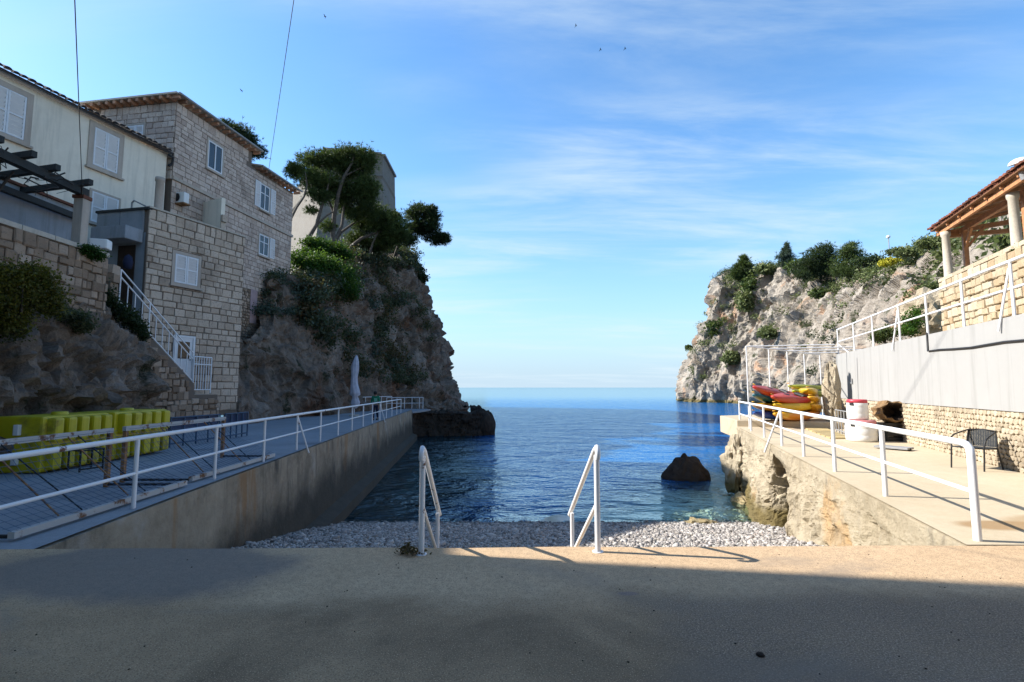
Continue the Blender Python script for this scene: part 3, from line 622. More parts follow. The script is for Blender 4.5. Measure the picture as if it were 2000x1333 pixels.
def facing(parent, A, u, n, rows, keep, m, depth=.06, gap=.02, lw=(.25, .5), limit=300, name='stone', rag=0., holes=(), round_=False):
    """coursed facing on the vertical plane through A along u (n = outward normal); rows = list of z levels"""
    u = Vector(u).normalized(); n = Vector(n).normalized(); items = []
    for z0, z1 in zip(rows[:-1], rows[1:]):
        s = keep[0] - random.uniform(0, lw[0])
        while s < keep[1]:
            w = random.uniform(*lw); s0, s1 = s, s + w; s += w
            c0, c1 = max(s0, keep[0]), min(s1, keep[1])
            if c1 - c0 < .06: continue
            zz = (z0 + random.uniform(-rag, rag), z1 + random.uniform(-rag, rag))
            sc, zc = (c0 + c1) / 2, (zz[0] + zz[1]) / 2
            if not keep[2](c0, c1, zz[0], zz[1]): continue
            segs = [(c0, c1, zz[0], zz[1])]
            for h in holes:                                    # stones are cut to the openings
                nx = []
                for a0, a1, b0, b1 in segs:
                    if a1 <= h[0] or a0 >= h[1] or b1 <= h[2] + .02 or b0 >= h[3] - .02: nx.append((a0, a1, b0, b1)); continue
                    if a0 < h[0] - .05: nx.append((a0, h[0], b0, b1))
                    if a1 > h[1] + .05: nx.append((h[1], a1, b0, b1))
                    m0, m1 = max(a0, h[0]), min(a1, h[1])
                    if b1 > h[3] + .05: nx.append((m0, m1, h[3], b1))
                    if b0 < h[2] - .05: nx.append((m0, m1, b0, h[2]))
                segs = nx
            for a0, a1, b0, b1 in segs:
                if a1 - a0 < .07: continue
                items.append((Vector(A) + u * ((a0 + a1) / 2) + Vector((0, 0, (b0 + b1) / 2)), a1 - a0 - gap, b1 - b0 - gap, depth * random.uniform(.6, 1.25)))
    items.sort(key=lambda i: (i[0] - CAMP).length / max(.1, math.sqrt(max(.001, i[1] * i[2]))))
    src = RUBBLE_MESH if round_ else STONE_MESH; key = (m.name, round_)
    if key not in STONES: STONES[key] = stone_me(m, src)
    rest = MB()
    for k, (c, w, h, d) in enumerate(items):
        Mx = Matrix(((u.x * w, -n.x * d, 0, c.x), (u.y * w, -n.y * d, 0, c.y), (0, 0, h, c.z), (0, 0, 0, 1)))
        if k < limit:
            o = bpy.data.objects.new(name, random.choice(STONES[key])); C.objects.link(o); o.parent = parent
            if parent.type == 'EMPTY': o.matrix_parent_inverse = Matrix.Translation(-Vector(parent.location))
            o.matrix_basis = Mx
        else:
            V, F = random.choice(src); rest.tint = random.uniform(.01, .99); rest.add([Mx @ Vector(v) for v in V], F)
    if rest.v:
        o = rest.build('stonework', m, parent); o['kind'] = 'stuff'
def rows(z0, z1, a, b):
    r = [z0]
    while r[-1] < z1 - a: r.append(r[-1] + random.uniform(a, b))
    r[-1] = z1; return r
def clear(holes): return lambda a, b, c, d: all(b < h[0] or a > h[1] or d < h[2] or c > h[3] for h in holes)
class Wall:
    def __init__(s, A, B):
        s.A = Vector((A[0], A[1], 0)); B = Vector((B[0], B[1], 0)); s.L = (B - s.A).length; s.u = (B - s.A).normalized(); s.n = Vector((s.u.y, -s.u.x, 0))
        if s.n.dot(-s.A) < 0: s.n = -s.n
    def p(s, d, z, o=0.): return s.A + s.u * d + s.n * o + Vector((0, 0, z))
    def hit(s, px, py):                                        # where a line of sight meets this wall
        r = ray(px, py); t = (s.A - CAMP).dot(s.n) / r.dot(s.n); q = CAMP + r * t; return (q - s.A).dot(s.u), q.z
    def box(s, mb, s0, s1, z0, z1, o0, o1): return mb.box(s.p((s0 + s1) / 2, (z0 + z1) / 2, (o0 + o1) / 2), (abs(s1 - s0), abs(o1 - o0), z1 - z0), s.u)
def shutter_mb(w, s0, s1, z0, z1, o=.03, slats=9):
    mb = MB(); f = .06; w.box(mb, s0, s0 + f, z0, z1, o, o + .045); w.box(mb, s1 - f, s1, z0, z1, o, o + .045)
    w.box(mb, s0 + f, s1 - f, z0, z0 + f, o, o + .04); w.box(mb, s0 + f, s1 - f, z1 - f, z1, o, o + .04)
    zm = (z0 + z1) / 2; w.box(mb, s0 + f, s1 - f, zm - f / 2, zm + f / 2, o, o + .04)
    hz = (z1 - z0 - 2 * f) / slats
    for k in range(slats):
        zc = z0 + f + hz * (k + .5); c = w.p((s0 + s1) / 2, zc, o + .018)
        mb.box(c, (s1 - s0 - 2 * f, .012, hz * 1.15), w.u, (w.n * .45 + Vector((0, 0, .9))))
    return mb
def window(w, parent, s0, s1, z0, z1, kind='shut', sur=.16, sill=True, smat='trim', lab=None):
    mb = MB(); o = .045
    if sur:
        w.box(mb, s0 - sur, s0, z0 - sur * .6, z1 + sur, -.05, o); w.box(mb, s1, s1 + sur, z0 - sur * .6, z1 + sur, -.05, o)
        w.box(mb, s0, s1, z1, z1 + sur, -.05, o - .003)
        w.box(mb, s0, s1, z0 - sur * .6, z0, -.05, o - .003)
    else: w.box(mb, s0, s1, z0, z1, -.02, .012)
    win = mb.build('window', M[smat], parent, lab)
    if sill and sur: m2 = MB(); w.box(m2, s0 - sur - .06, s1 + sur + .06, z0 - sur * .6 - .09, z0 - sur * .6 - .003, -.03, .13); m2.build('sill', M[smat], win, None, .008)
    sm = (s0 + s1) / 2
    if kind in ('shut',):
        for a, b in ((s0 + .01, sm - .006), (sm + .006, s1 - .01)): shutter_mb(w, a, b, z0 + .01, z1 - .01, .0).build('shutter', M['shutter'], win)
    if kind in ('open', 'open1', 'pane'):
        m3 = MB(); w.box(m3, s0, s1, z0, z1, .004, .01); m3.build('pane', M['glass'], win)
        m4 = MB(); f = .07
        for a, b in ((s0, s0 + f), (s1 - f, s1), (sm - f / 2, sm + f / 2)): w.box(m4, a, b, z0, z1, .011, .035)
        for a, b in ((z0, z0 + f), (z1 - f, z1)): w.box(m4, s0 + f, sm - f / 2, a, b, .011, .033); w.box(m4, sm + f / 2, s1 - f, a, b, .011, .033)
        if kind != 'pane': zz = z0 + (z1 - z0) * .62; w.box(m4, s0 + f, sm - f / 2, zz, zz + .05, .011, .033); w.box(m4, sm + f / 2, s1 - f, zz, zz + .05, .011, .033)
        m4.build('frame', M['shutter'], win)
        lw = (s1 - s0) / 2
        if kind == 'open': shutter_mb(w, s0 - sur - lw, s0 - sur, z0, z1, .05).build('shutter', M['shutter'], win)
        if kind in ('open', 'open1'): shutter_mb(w, s1 + sur, s1 + sur + lw, z0, z1, .05).build('shutter', M['shutter'], win)
    return win
def holes_px(w, *rects):
    out = []
    for x0, y0, x1, y1 in rects:
        a = w.hit(x0, (y0 + y1) / 2)[0]; b = w.hit(x1, (y0 + y1) / 2)[0]; xm = (x0 + x1) / 2; out.append((a, b, w.hit(xm, y1)[1], w.hit(xm, y0)[1]))
    return out
# ---------------------------------------------------------------- white stuccoed house, far left
h1 = thing('stucco_house', (-15.6, 22.3, 2), 'old white stuccoed house with closed shutters and a dark tiled eave', 'house')
w1 = Wall((-19.97, 8.74), (-16.2, 23.15)); ZE1 = 12.47; L1 = w1.L
mb = MB(); b0, b1 = w1.p(0, 0, -7), w1.p(L1, 0, -4.6)
mb.prism([w1.p(0, 0)[:2], w1.p(L1, 0)[:2], (b1.x, b1.y + .4), b0[:2]], 2., ZE1); mb.build('wall', M['stucco'], h1)
rf = MB(); e0, e1 = w1.p(-.1, ZE1 + .0, .3), w1.p(L1 + .12, ZE1 + .0, .3); r0, r1 = w1.p(-.1, ZE1 + 1.9, -4), w1.p(L1 + .12, ZE1 + 1.9, -4)
up = Vector((0, 0, .1)); rf.add([e0, e1, r1, r0, e0 + up, e1 + up, r1 + up, r0 + up], [(0, 3, 2, 1), (4, 5, 6, 7), (0, 1, 5, 4), (1, 2, 6, 5), (2, 3, 7, 6), (3, 0, 4, 7)])
roof = rf.build('roof', M['tile_dark'], h1)
tm = []
for k in range(3):                                             # barrel tiles along the eave, each its own piece
    b = MB(); vs = []
    for y in (0, .55):
        for a in range(7): g = math.pi * a / 6; vs.append((.11 * math.cos(g) * (1 + .08 * k), y * 1., .085 * math.sin(g)))
    b.add(vs, [(a, a + 1, 7 + a + 1, 7 + a) for a in range(6)] + [tuple(range(6, -1, -1))]); me = b.mesh('roof_tile'); me.materials.append(M['tile_dark']); tm.append(me)
sl_ = (r0 - e0).normalized(); k = 0; d = 0.05
while d < L1 + .15:
    o = bpy.data.objects.new('roof_tile', random.choice(tm)); C.objects.link(o); o.parent = roof
    c = w1.p(d - .1, ZE1 + .1, .38 + random.uniform(-.03, .03)); zz = w1.u.cross(sl_).normalized(); zz = zz if zz.z > 0 else -zz
    o.matrix_basis = Matrix(((w1.u.x, sl_.x, zz.x, c.x), (w1.u.y, sl_.y, zz.y, c.y), (w1.u.z, sl_.z, zz.z, c.z + random.uniform(-.015, .015)), (0, 0, 0, 1)))
    d += .25
m = MB(); m.tube([w1.p(L1 - .1, ZE1 - .05, .2), w1.p(L1 + .12, ZE1 - .1, .24), w1.p(L1 + .2, ZE1 - .35, .12), w1.p(L1 + .08, ZE1 - .5, .06)], .06); m.build('downpipe', M['dark'], h1)
hs1 = holes_px(w1, (-28, 172, 50, 262), (181, 258, 231, 332), (176, 381, 230, 440))
for (a, b, c, d), k in zip(hs1, (0, 1, 2)): window(w1, h1, a, b, c, d, 'shut', .2 if k < 2 else .08)
# ---------------------------------------------------------------- tall stone house
h2 = thing('stone_house', (-16, 23.3, 4), 'tall grey brown ashlar house with rafter eaves above the terraces', 'house')
P2, E2 = (-16, 23.3), (-14.42, 32.7)
w2 = Wall(P2, E2); w2l = Wall((-20.9, 24.13), P2); HI, LO = 15.2, 14.35; SPL = w2.hit(492, 310)[0]
mb = MB(); dp = 6.
mb.prism([w2.p(0, 0)[:2], w2.p(SPL, 0)[:2], w2.p(SPL, 0, -dp)[:2], w2.p(0, 0, -dp)[:2]], 4., HI)
mb.prism([w2.p(SPL, 0)[:2], w2.p(w2.L, 0)[:2], w2.p(w2.L, 0, -dp)[:2], w2.p(SPL, 0, -dp)[:2]], 4., LO)
mb.build('wall', M['mortar'], h2)
band = MB(); zb = 11.35; w2.box(band, -.03, w2.L + .02, zb, zb + .16, -.02, .12); w2l.box(band, 0, w2l.L + .02, zb, zb + .16, -.02, .118); band.build('string_course', M['trim'], h2)
for (s0, s1, ze, nm) in ((-.35, SPL + .3, HI, 1), (SPL + .32, w2.L + .3, LO, 2)):
    r = MB(); a, b = w2.p(s0, ze + .14, .42), w2.p(s1, ze + .14, .42); c, d = w2.p(s1 - (3 if nm == 2 else 0), ze + .85, -3), w2.p(s0 + (3.4 if nm == 1 else 0), ze + .85, -3); u_ = Vector((0, 0, .09))
    r.add([a, b, c, d, a + u_, b + u_, c + u_, d + u_], [(0, 3, 2, 1), (4, 5, 6, 7), (0, 1, 5, 4), (1, 2, 6, 5), (2, 3, 7, 6), (3, 0, 4, 7)]); ro = r.build('roof', M['coping'], h2)
    g = MB(); g.tube([w2.p(s0, ze + .17, .47), w2.p(s1, ze + .17, .47)], .055, 8); g.build('gutter', M['grey_metal'], ro)
    n_ = int((s1 - s0) / .42)
    for k in range(n_ + 1):
        x = s0 + .12 + k * (s1 - s0 - .24) / n_; cb = MB(); w2.box(cb, x - .06, x + .06, ze - .02, ze + .115, -.05, .38); cb.build('corbel', M['corbel'], h2)
r = MB(); w2l.box(r, -.1, w2l.L + .36, HI + .135, HI + .22, -.3, .42); r.build('roof', M['coping'], h2)
n_ = 12
for k in range(n_): x = .2 + k * (w2l.L - .3) / (n_ - 1); cb = MB(); w2l.box(cb, x - .07, x + .07, HI - .04, HI + .115, -.05, .4); cb.build('corbel', M['corbel'], h2)
H2 = holes_px(w2, (405, 281, 434, 335), (507, 362, 526, 412), (505, 460, 524, 500), (488, 566, 501, 632))
H2L = holes_px(w2l, (250, 246, 281, 277))
window(w2, h2, *H2[0], 'pane', .1); window(w2, h2, *H2[1], 'open', .05); window(w2, h2, *H2[2], 'open1', .06); window(w2l, h2, *H2L[0], 'shut', .1)
nk = MB(); w2.box(nk, *H2[3], -.02, .03); nk.build('blind_door', M['pink'], h2)
gr = [(a - p, b + p, c - .16, d + p) for (a, b, c, d), p in zip(H2[:3], (.11, .06, .07))]
rr_ = rows(7.2, zb, .2, .27) + rows(zb + .17, HI - .06, .2, .27)
facing(h2, w2.p(0, 0), w2.u, w2.n, rr_, (0, w2.L, lambda a, b, c, d: (d < LO - .03 or b < SPL) and not (zb - .01 < (c + d) / 2 < zb + .16)), M['ashlar_grey'], .035, .028, (.26, .5), 300, holes=gr)
facing(h2, w2l.p(0, 0), w2l.u, w2l.n, rows(zb + .17, HI - .06, .25, .3), (w2l.L - 4.2, w2l.L, lambda a, b, c, d: True), M['ashlar_grey'], .035, .028, (.28, .52), 0, holes=[(a - .11, b + .11, c - .16, d + .11) for a, b, c, d in H2L])
lowrag = (w2.hit(466, 560)[0], w2.hit(520, 560)[0])
facing(h2, w2.p(0, 0), w2.u, w2.n, rows(4.2, 7.2, .12, .2), (max(0, lowrag[0] - 1), w2.L - .2, lambda a, b, c, d: True), M['rubble'], .05, .015, (.14, .34), 0, rag=.03, holes=[H2[3]], round_=True)
# ---------------------------------------------------------------- squared stone annex with the shuttered window and the door
an = thing('stone_annex', (-14.5, 19.9, 1), 'square block of big dressed stones with a white door and one shuttered window', 'house')
A_ = Vector((-13.92, 19.1, 0)); ua = Vector((.379, .925, 0)).normalized(); E_ = A_ + ua * 4.27
wa = Wall(A_[:2], E_[:2]); ul = Vector((-.98, .2, 0)); wl = Wall((A_ + ul * 2.42)[:2], A_[:2]); ZT = 8.46
mb = MB().prism([wa.p(0, 0)[:2], wa.p(wa.L, 0)[:2], wa.p(wa.L, 0, -4)[:2], wa.p(0, 0, -4)[:2]], .4, ZT - .9)
for s0, s1 in ((0, wa.L),): wa.box(mb, s0, s1, ZT - .9, ZT, -.3, 0)
mb.build('wall', M['mortar'], an)
cp = MB(); wa.box(cp, -.02, wa.L, ZT + .003, ZT + .07, -.34, .08); cp.build('coping', M['coping'], an)
HA = holes_px(wa, (340, 500, 386, 556), (340, 660, 374, 742))
window(wa, an, *HA[0], 'shut', .12)
ds = MB(); a, b, c, d = HA[1]; c = 1.72; wa.box(ds, a, b, c, d, -.02, .02); door = ds.build('door', M['shutter'], an)
ds = MB(); wa.box(ds, a + .12, b - .12, c + (d - c) * .55, d - .16, .021, .028); ds.build('pane', M['glass'], door)
ds = MB(); f = .09
for p_, q_ in ((a - f, a), (b, b + f)): wa.box(ds, p_, q_, c, d + f, -.02, .06)
wa.box(ds, a, b, d, d + f, -.02, .057); ds.build('frame', M['shutter'], door)
ds = MB(); ds.lathe(wa.p(b - .1, c + 1.0, .05), [(0, .06), (.03, .05), (.03, 0)], 10, wa.n); ds.build('handle', M['grey_metal'], door)
gl = [(HA[0][0] - .13, HA[0][1] + .13, HA[0][2] - .18, HA[0][3] + .13), (HA[1][0] - .1, HA[1][1] + .1, 1.5, HA[1][3] + .1)]
rr_ = rows(.6, ZT - .01, .23, .34)
facing(an, wa.p(0, 0), wa.u, wa.n, rr_, (.0, wa.L, lambda a, b, c, d: True), M['ashlar'], .055, .034, (.24, .55), 300, holes=gl)
# side of the annex towards the stairs: stucco, parapet of panels, porch slab
sd = MB(); wl.box(sd, 0, wl.L - .02, 2., ZT - .95, -3, -.02); sd.build('side_wall', M['stucco_grey'], an)
for k in range(2): s = MB(); wl.box(s, .03 + k * 1.1, 1.1 + k * 1.1, ZT - .93, ZT - .07, -.1, .02); s.build('parapet_panel', M['stucco_grey'], an)
s = MB(); wl.box(s, 0, wl.L + .05, ZT - .068, ZT + .02, -.16, .08); s.build('parapet_cap', M['timber_dark'], an)
pz = wl.hit(240, 478)[1]; s0, s1 = wl.hit(214, 470)[0], wl.hit(280, 470)[0]
s = MB(); wl.box(s, s0, s1, pz, pz + .5, .02, .75); s.build('porch_slab', M['stucco_grey'], an, None, .03)
dz = wl.hit(255, 520)[1]; s = MB(); wl.box(s, wl.hit(229, 520)[0], wl.hit(262, 520)[0], 4.4, pz - .05, -.02, .012); s.build('doorway', M['brown_dark'], an)
jk = MB(); jc = at(250, 512, 19.1); jk.lathe(jc, [(.02, .28), (.12, .2), (.16, 0), (.13, -.25), (.02, -.27)], 10); tag(jk.build('jacket', M['jeans']), 'dark blue jacket hanging beside the porch doorway', 'jacket')
# things on the annex roof
ch = MB(); cb_ = wa.p(.5, ZT, -.25); ch.lathe(cb_, [(.17, 0.0), (.15, .1), (.145, 1.25), (.17, 1.27), (.17, 1.42), (.1, 1.43), (.1, 1.3)], 16); tag(ch.build('chimney_pipe', M['trim']), 'round stone flue standing on the annex parapet', 'chimney')
pp = MB(); pp.tube([wl.p(1.55, ZT - .0, -.05), wl.p(1.55, ZT + .28, -.05), wl.p(1.65, ZT + .36, -.05), wl.p(2.2, ZT + .1, -.05)], .03); tag(pp.build('vent_pipe', M['grey_metal']), 'bent grey pipe above the annex parapet panels', 'pipe')
scr = thing('roof_screen', tuple(at(436, 440, 25.2)), 'white rendered screen wall with a jagged end on the annex roof', 'wall')
a, b = at(434, 420, 25.2), at(362, 420, 26.6); wsr = Wall(a[:2], b[:2]); s = MB(); wsr.box(s, .1, wsr.L, ZT - 1.4, 10.95, -.2, 0); s.build('screen', M['stucco'], scr)
for k in range(7): s = MB(); z = ZT - .9 + k * .36; wsr.box(s, -.04 + random.uniform(-.07, .07), .1, z, z + .34, -.22, .02); s.build('stone', M['ashlar'], scr)
ac = thing('air_conditioner', tuple(at(352, 388, 24.4)), 'pale air conditioner on a rusty bracket beside the roof screen', 'air conditioner')
c = at(352, 388, 24.4); s = MB(); s.box(c, (.72, .3, .5), ul); s.build('case', M['white_plastic'], ac, None, .03)
s = MB(); s.lathe(c - ua * .155, [(0, .0), (.19, .0), (.2, .012), (.18, .02), (0, .02)], 18, -ua); s.build('fan_grille', M['dark'], ac)
s = MB(); s.box(c - Vector((0, 0, .3)), (.8, .4, .06), ul); s.bar(c + ul * .2 - Vector((0, 0, .32)), c + ul * .2 - Vector((0, 0, .6)) + ua * .3, .05, .05); s.build('bracket', M['rust'], ac)
# ---------------------------------------------------------------- terrace with the timber pergola
TX = -12.0
tw = thing('terrace_wall', (TX, 12, 4), 'rubble terrace wall with a stone coping above the near left rock', 'wall')
wt = Wall((TX - .1, 5), (TX, 14.9)); s = MB(); wt.box(s, 0, wt.L, 3.6, 5.42, -.5, 0); s.build('wall_core', M['mortar'], tw)
zs = 5.425
for k in range(11): s = MB(); wt.box(s, k * .9 + .008, k * .9 + .892, zs, zs + .13, -.52, .08); s.build('coping_stone', M['coping'], tw, None, .015)
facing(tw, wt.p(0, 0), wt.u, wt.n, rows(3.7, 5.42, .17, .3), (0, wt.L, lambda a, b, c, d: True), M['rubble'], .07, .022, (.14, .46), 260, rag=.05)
bt = thing('terrace_back_wall', (-14.8, 12, 4.6), 'grey plastered wall with a red coping behind the vine pergola', 'wall')
wb = Wall((-15.2, 6), (-14.7, 16.9)); s = MB(); wb.box(s, 0, wb.L, 4.4, 7.6, -.4, 0); s.build('wall_core', M['stucco_grey'], bt); s = MB(); wb.box(s, 0, wb.L, 7.603, 7.68, -.42, .1); s.build('coping', M['tile'], bt)
pg = thing('vine_pergola', (-12.7, 14.7, 5), 'dark timber pergola with bare vine on a stone pillar', 'pergola')
s = MB(); s.box((-12.75, 14.75, 6.05), (.28, .26, 2.2)); s.build('pillar', M['trim'], pg, None, .02); s = MB(); s.box((-12.75, 14.75, 7.2), (.34, .32, .1)); s.build('pillar_cap', M['tile'], pg)
s = MB(); s.bar((-12.7, 14.8, 7.35), (-12.6, 7, 7.35), .2, .22); s.build('beam', M['timber_dark'], pg)
s = MB(); s.bar((-14.5, 17, 7.25), (-14.6, 7, 7.25), .16, .18); s.build('beam', M['timber_dark'], pg)
for y in (8.6, 9.8, 10.9, 11.9, 12.7, 13.5, 14.5): s = MB(); s.bar((-12.2 + random.uniform(-.1, .1), y - .1, 7.54), (-14.9, y + .5, 7.5), .13, .16); s.build('crossbeam', M['timber_dark'], pg)
s = MB(); random.seed(12)
for k in range(46):
    p = Vector((random.uniform(-14.4, -12.4), random.uniform(8, 14.6), random.uniform(7.2, 7.75))); path = [p]
    for i in range(5): p = p + Vector((random.uniform(-.25, .25), random.uniform(-.35, .35), random.uniform(-.25, .12))); path.append(p)
    s.tube(path, [.022, .02, .016, .013, .01, .006], 4, False)
for y in (12.0, 13.0, 10.6): s.tube([(-13.6, y, 5.0), (-13.5, y + .1, 5.8), (-13.4, y - .15, 6.5), (-13.2, y + .1, 7.3)], [.05, .045, .04, .03], 5, False)
s.build('vine', M['bark_dark'], pg)
# ---------------------------------------------------------------- outside stair, rubble flank and railing
stw = thing('stair_flank', (-12.7, 19.5, 0), 'low rubble wall of rounded stones carrying the outside stair', 'wall')
ws = Wall((-13.05, 16.9), (-12.3, 21.5))
def stz(d): return 4.35 - max(0, min(1, d / 3.35)) * 2.6 if d < 3.4 else 1.3
pl = [ws.p(0, 0), ws.p(3.35, 0), ws.p(3.38, 0), ws.p(ws.L, 0)]
s = MB(); vs = []
dl = [0, .8, 1.6, 2.4, 3.35, 3.4, ws.L]
for o in (0, -.35): vs += [ws.p(d, z_, o) for d in dl for z_ in (-.4, stz(d))]
k = len(dl)
s.add(vs, [(2 * i, 2 * i + 2, 2 * i + 3, 2 * i + 1) for i in range(k - 1)] + [(2 * i + 1, 2 * i + 3, 2 * (k + i) + 3, 2 * (k + i) + 1) for i in range(k - 1)] + [(2 * k - 2, 4 * k - 2, 4 * k - 1, 2 * k - 1)])
s.build('wall_core', M['mortar'], stw)
facing(stw, ws.p(0, 0), ws.u, ws.n, rows(-.1, 4.3, .2, .3), (0, ws.L, lambda a, b, c, d: d < min(stz(a), stz(b)) + .05), M['rubble'], .1, .03, (.18, .42), 300, rag=.05)
sr = thing('stair', (-13.2, 19.5, 1.5), 'narrow stone stair climbing along the annex wall', 'stair')
for k in range(14):
    d0 = .05 + k * .235; z = 4.2 - k * .186; s = MB(); ws.box(s, d0, d0 + .27, z - .5, z, -1.25, -.36); s.build('step', M['trim'], sr, None, .01)
s = MB(); ws.box(s, 3.36, ws.L, .6, 1.32, -1.6, -.36); s.build('landing', M['trim'], sr)
sr2 = thing('stair_railing', (-13, 19, 2), 'white railing sloping down the stone stair to a flat guard by the door', 'railing')
def rod(mb, p, q, r=.02): mb.tube([p, q], r, 6)
for z_ in (1.2, .95, .12): s = MB(); rod(s, ws.p(.02, stz(0) + z_, -.1), ws.p(3.35, stz(3.35) + z_, -.1), .026); s.build('rail', M['white'], sr2)
for k in range(12):
    d = .02 + k * 3.33 / 11; s = MB(); rod(s, ws.p(d, stz(d) + (.0 if k % 4 == 0 else .12), -.1), ws.p(d, stz(d) + (1.2 if k % 4 == 0 else .95), -.1), .024 if k % 4 == 0 else .016); s.build('baluster', M['white'], sr2)
za, zb_ = 1.36, 2.82
for z_ in (za + .15, zb_ - .3, zb_): s = MB(); rod(s, ws.p(3.36, z_, -.06), ws.p(4.3, z_, -.06), .024); s.build('rail', M['white'], sr2)
for k in range(8): d = 3.36 + k * .94 / 7; s = MB(); rod(s, ws.p(d, za if k in (0, 7) else za + .15, -.06), ws.p(d, zb_, -.06), .024 if k in (0, 7) else .015); s.build('baluster', M['white'], sr2)
# rough gatepost at the stair head
gp = thing('gatepost', tuple(at(212, 560, 16.4)), 'broken stone gatepost at the head of the outside stair', 'gatepost')
c = at(212, 560, 16.4)
for k in range(5): s = MB(); s.box((c.x + random.uniform(-.04, .04), c.y, 4.1 + k * .28 + .14), (.42 + random.uniform(-.06, .06), .4, .26), (1, .2, 0), jit=.025); s.build('stone', M['rubble'], gp)
wx = MB(); c = at(196, 478, 15.6); wx.box(c, (.5, .35, .3), (1, .3, 0)); tag(wx.build('meter_box', M['white_plastic'], None, None, .05), 'small white box with rounded corners at the end of the terrace wall', 'box')
# ---------------------------------------------------------------- sea fort
ft = thing('fort', (-22, 75, 14), 'massive grey stone fort with battered walls behind the pines', 'fort')
P = [at(566, 400, 88), at(628, 400, 70), at(747, 340, 72), at(771, 350, 80), at(775, 350, 110), at(600, 350, 120)]
top = [p[:2] for p in P]; cen = Vector((sum(p[0] for p in top) / 6, sum(p[1] for p in top) / 6))
def grow(k): return [tuple(Vector(p) + (Vector(p) - cen).normalized() * k) for p in top]
lev = [(34.2, .0), (31.4, .0), (31.1, .25), (30.8, .0), (24, 1.5), (16, 4.2), (2, 7.5)]
s = MB(); vs = []
for z, k in lev: vs += [(*p, z) for p in grow(k)]
s.add(vs, [(i * 6 + k, i * 6 + (k + 1) % 6, (i + 1) * 6 + (k + 1) % 6, (i + 1) * 6 + k) for i in range(len(lev) - 1) for k in range(6)] + [tuple(range(6))]); s.build('rampart', M['fort'], ft)
s = MB()
for k in (1, 2):
    a, b = Vector((*top[k], 34.2)), Vector((*top[(k + 1) % 6], 34.2))
    s.bar(a.lerp(b, .02) + Vector((0, 0, .15)), a.lerp(b, .98) + Vector((0, 0, .15)), .6, .3)
s.build('parapet_cap', M['fort'], ft)
# ---------------------------------------------------------------- house behind the camera's left that throws the long shade over the promenade
wg = thing('shade_wing', (-20, 7.4, 0), 'unseen stuccoed wing added to shade the left end of the promenade', 'house')  # added out of view, height set so its shadow covers the slab's left end
s = MB().prism([(-16.6, 7.18), (-27, 8.8), (-27, 10.2), (-16.9, 9.2)], 0, 11.25); s.build('wall', M['stucco'], wg)
s = MB().prism([(-16.5, 7.16), (-27, 8.75), (-27, 10.25), (-16.8, 9.3)], 11.253, 11.36); s.build('roof', M['tile_dark'], wg)
bk = thing('sky_blocker', (0, -12, 0), 'long stuccoed house added unseen behind the viewer to block sky light', 'house')  # added out of view to cut the sky light on the slab
s = MB().prism([(-13.4, -7), (18, -7), (18, -18), (-13.4, -18)], 0, 11); s.build('wall', M['stucco'], bk); s = MB().prism([(-13.3, -6.6), (18.3, -6.6), (18.3, -18.3), (-13.3, -18.3)], 11.003, 11.3); s.build('roof', M['tile'], bk)
wk_ = Wall((-13.4, -7), (18, -7))
for k in range(7):
    for z in (1.2, 4.8, 8.2): window(wk_, bk, 1.6 + k * 4, 2.8 + k * 4, z, z + 1.7, 'shut', .14)
hb = thing('corner_house', (-18, -4, 0), 'tall stone corner house at the landward end of the promenade', 'house')
s = MB().prism([(-13.5, 7.1), (-27, 8.6), (-27, -24), (-13.5, -24)], 0, 19.); s.build('wall', M['stucco'], hb)
s = MB().prism([(-13.48, 7.12), (-27.2, 8.65), (-27.2, -24.2), (-13.3, -24.2)], 19.003, 19.3); s.build('roof', M['tile_dark'], hb)
wh = Wall((-13.5, 6.5), (-13.5, -24))
for k in range(5):
    for z in (2, 6, 10, 14): window(wh, hb, 2 + k * 5.6, 3.2 + k * 5.6, z, z + 1.7, 'shut', .14)
# ---------------------------------------------------------------- right side walls
ww = thing('white_wall', (11.8, 16, 0), 'long white rendered wall on a pebbly rubble plinth beside the right quay', 'wall')
wr = Wall((WL(4), 4), (WL(22.3), 22.3)); LW = wr.L
def ztop(d): return 3.02 - .1 * (1 - d / LW)
s = MB(); vs = []
for d in [k * LW / 12 for k in range(13)]: vs += [wr.p(d, 1.14, .02), wr.p(d, ztop(d), .0), wr.p(d, ztop(d), -.5), wr.p(d, 1.14, -.5)]
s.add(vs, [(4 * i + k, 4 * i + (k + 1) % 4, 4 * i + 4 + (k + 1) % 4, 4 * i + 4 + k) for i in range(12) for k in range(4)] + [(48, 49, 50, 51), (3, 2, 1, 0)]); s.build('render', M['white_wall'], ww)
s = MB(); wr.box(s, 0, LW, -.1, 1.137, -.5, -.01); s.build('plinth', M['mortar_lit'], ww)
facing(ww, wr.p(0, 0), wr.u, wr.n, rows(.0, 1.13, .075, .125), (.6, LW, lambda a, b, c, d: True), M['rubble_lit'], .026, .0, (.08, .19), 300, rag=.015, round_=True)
s = MB(); a, b = wr.hit(1812, 650), wr.hit(1815, 686)
path = [wr.p(a[0], a[1], .02), wr.p(b[0], b[1], .03)] + [wr.p(wr.hit(x, y)[0], wr.hit(x, y)[1], .03) for x, y in ((1840, 683), (1862, 682), (1900, 679), (1935, 673), (1965, 668), (2000, 665), (2060, 660))]
s.tube(path, .022, 6); tag(s.build('wall_cable', M['cable']), 'black cable sagging along the upper part of the white wall', 'cable')
br = MB(); a = wr.hit(1664, 748); br.bar(wr.p(a[0] - .22, a[1] - .02, .03), wr.p(a[0] + .2, a[1], .03), .05, .04); br.bar(wr.p(a[0] - .2, a[1], .05), wr.p(a[0] - .2, a[1] + .16, .05), .04, .04); tag(br.build('wall_bracket', M['grey_metal']), 'small grey bracket on the white wall above the barrels', 'bracket')
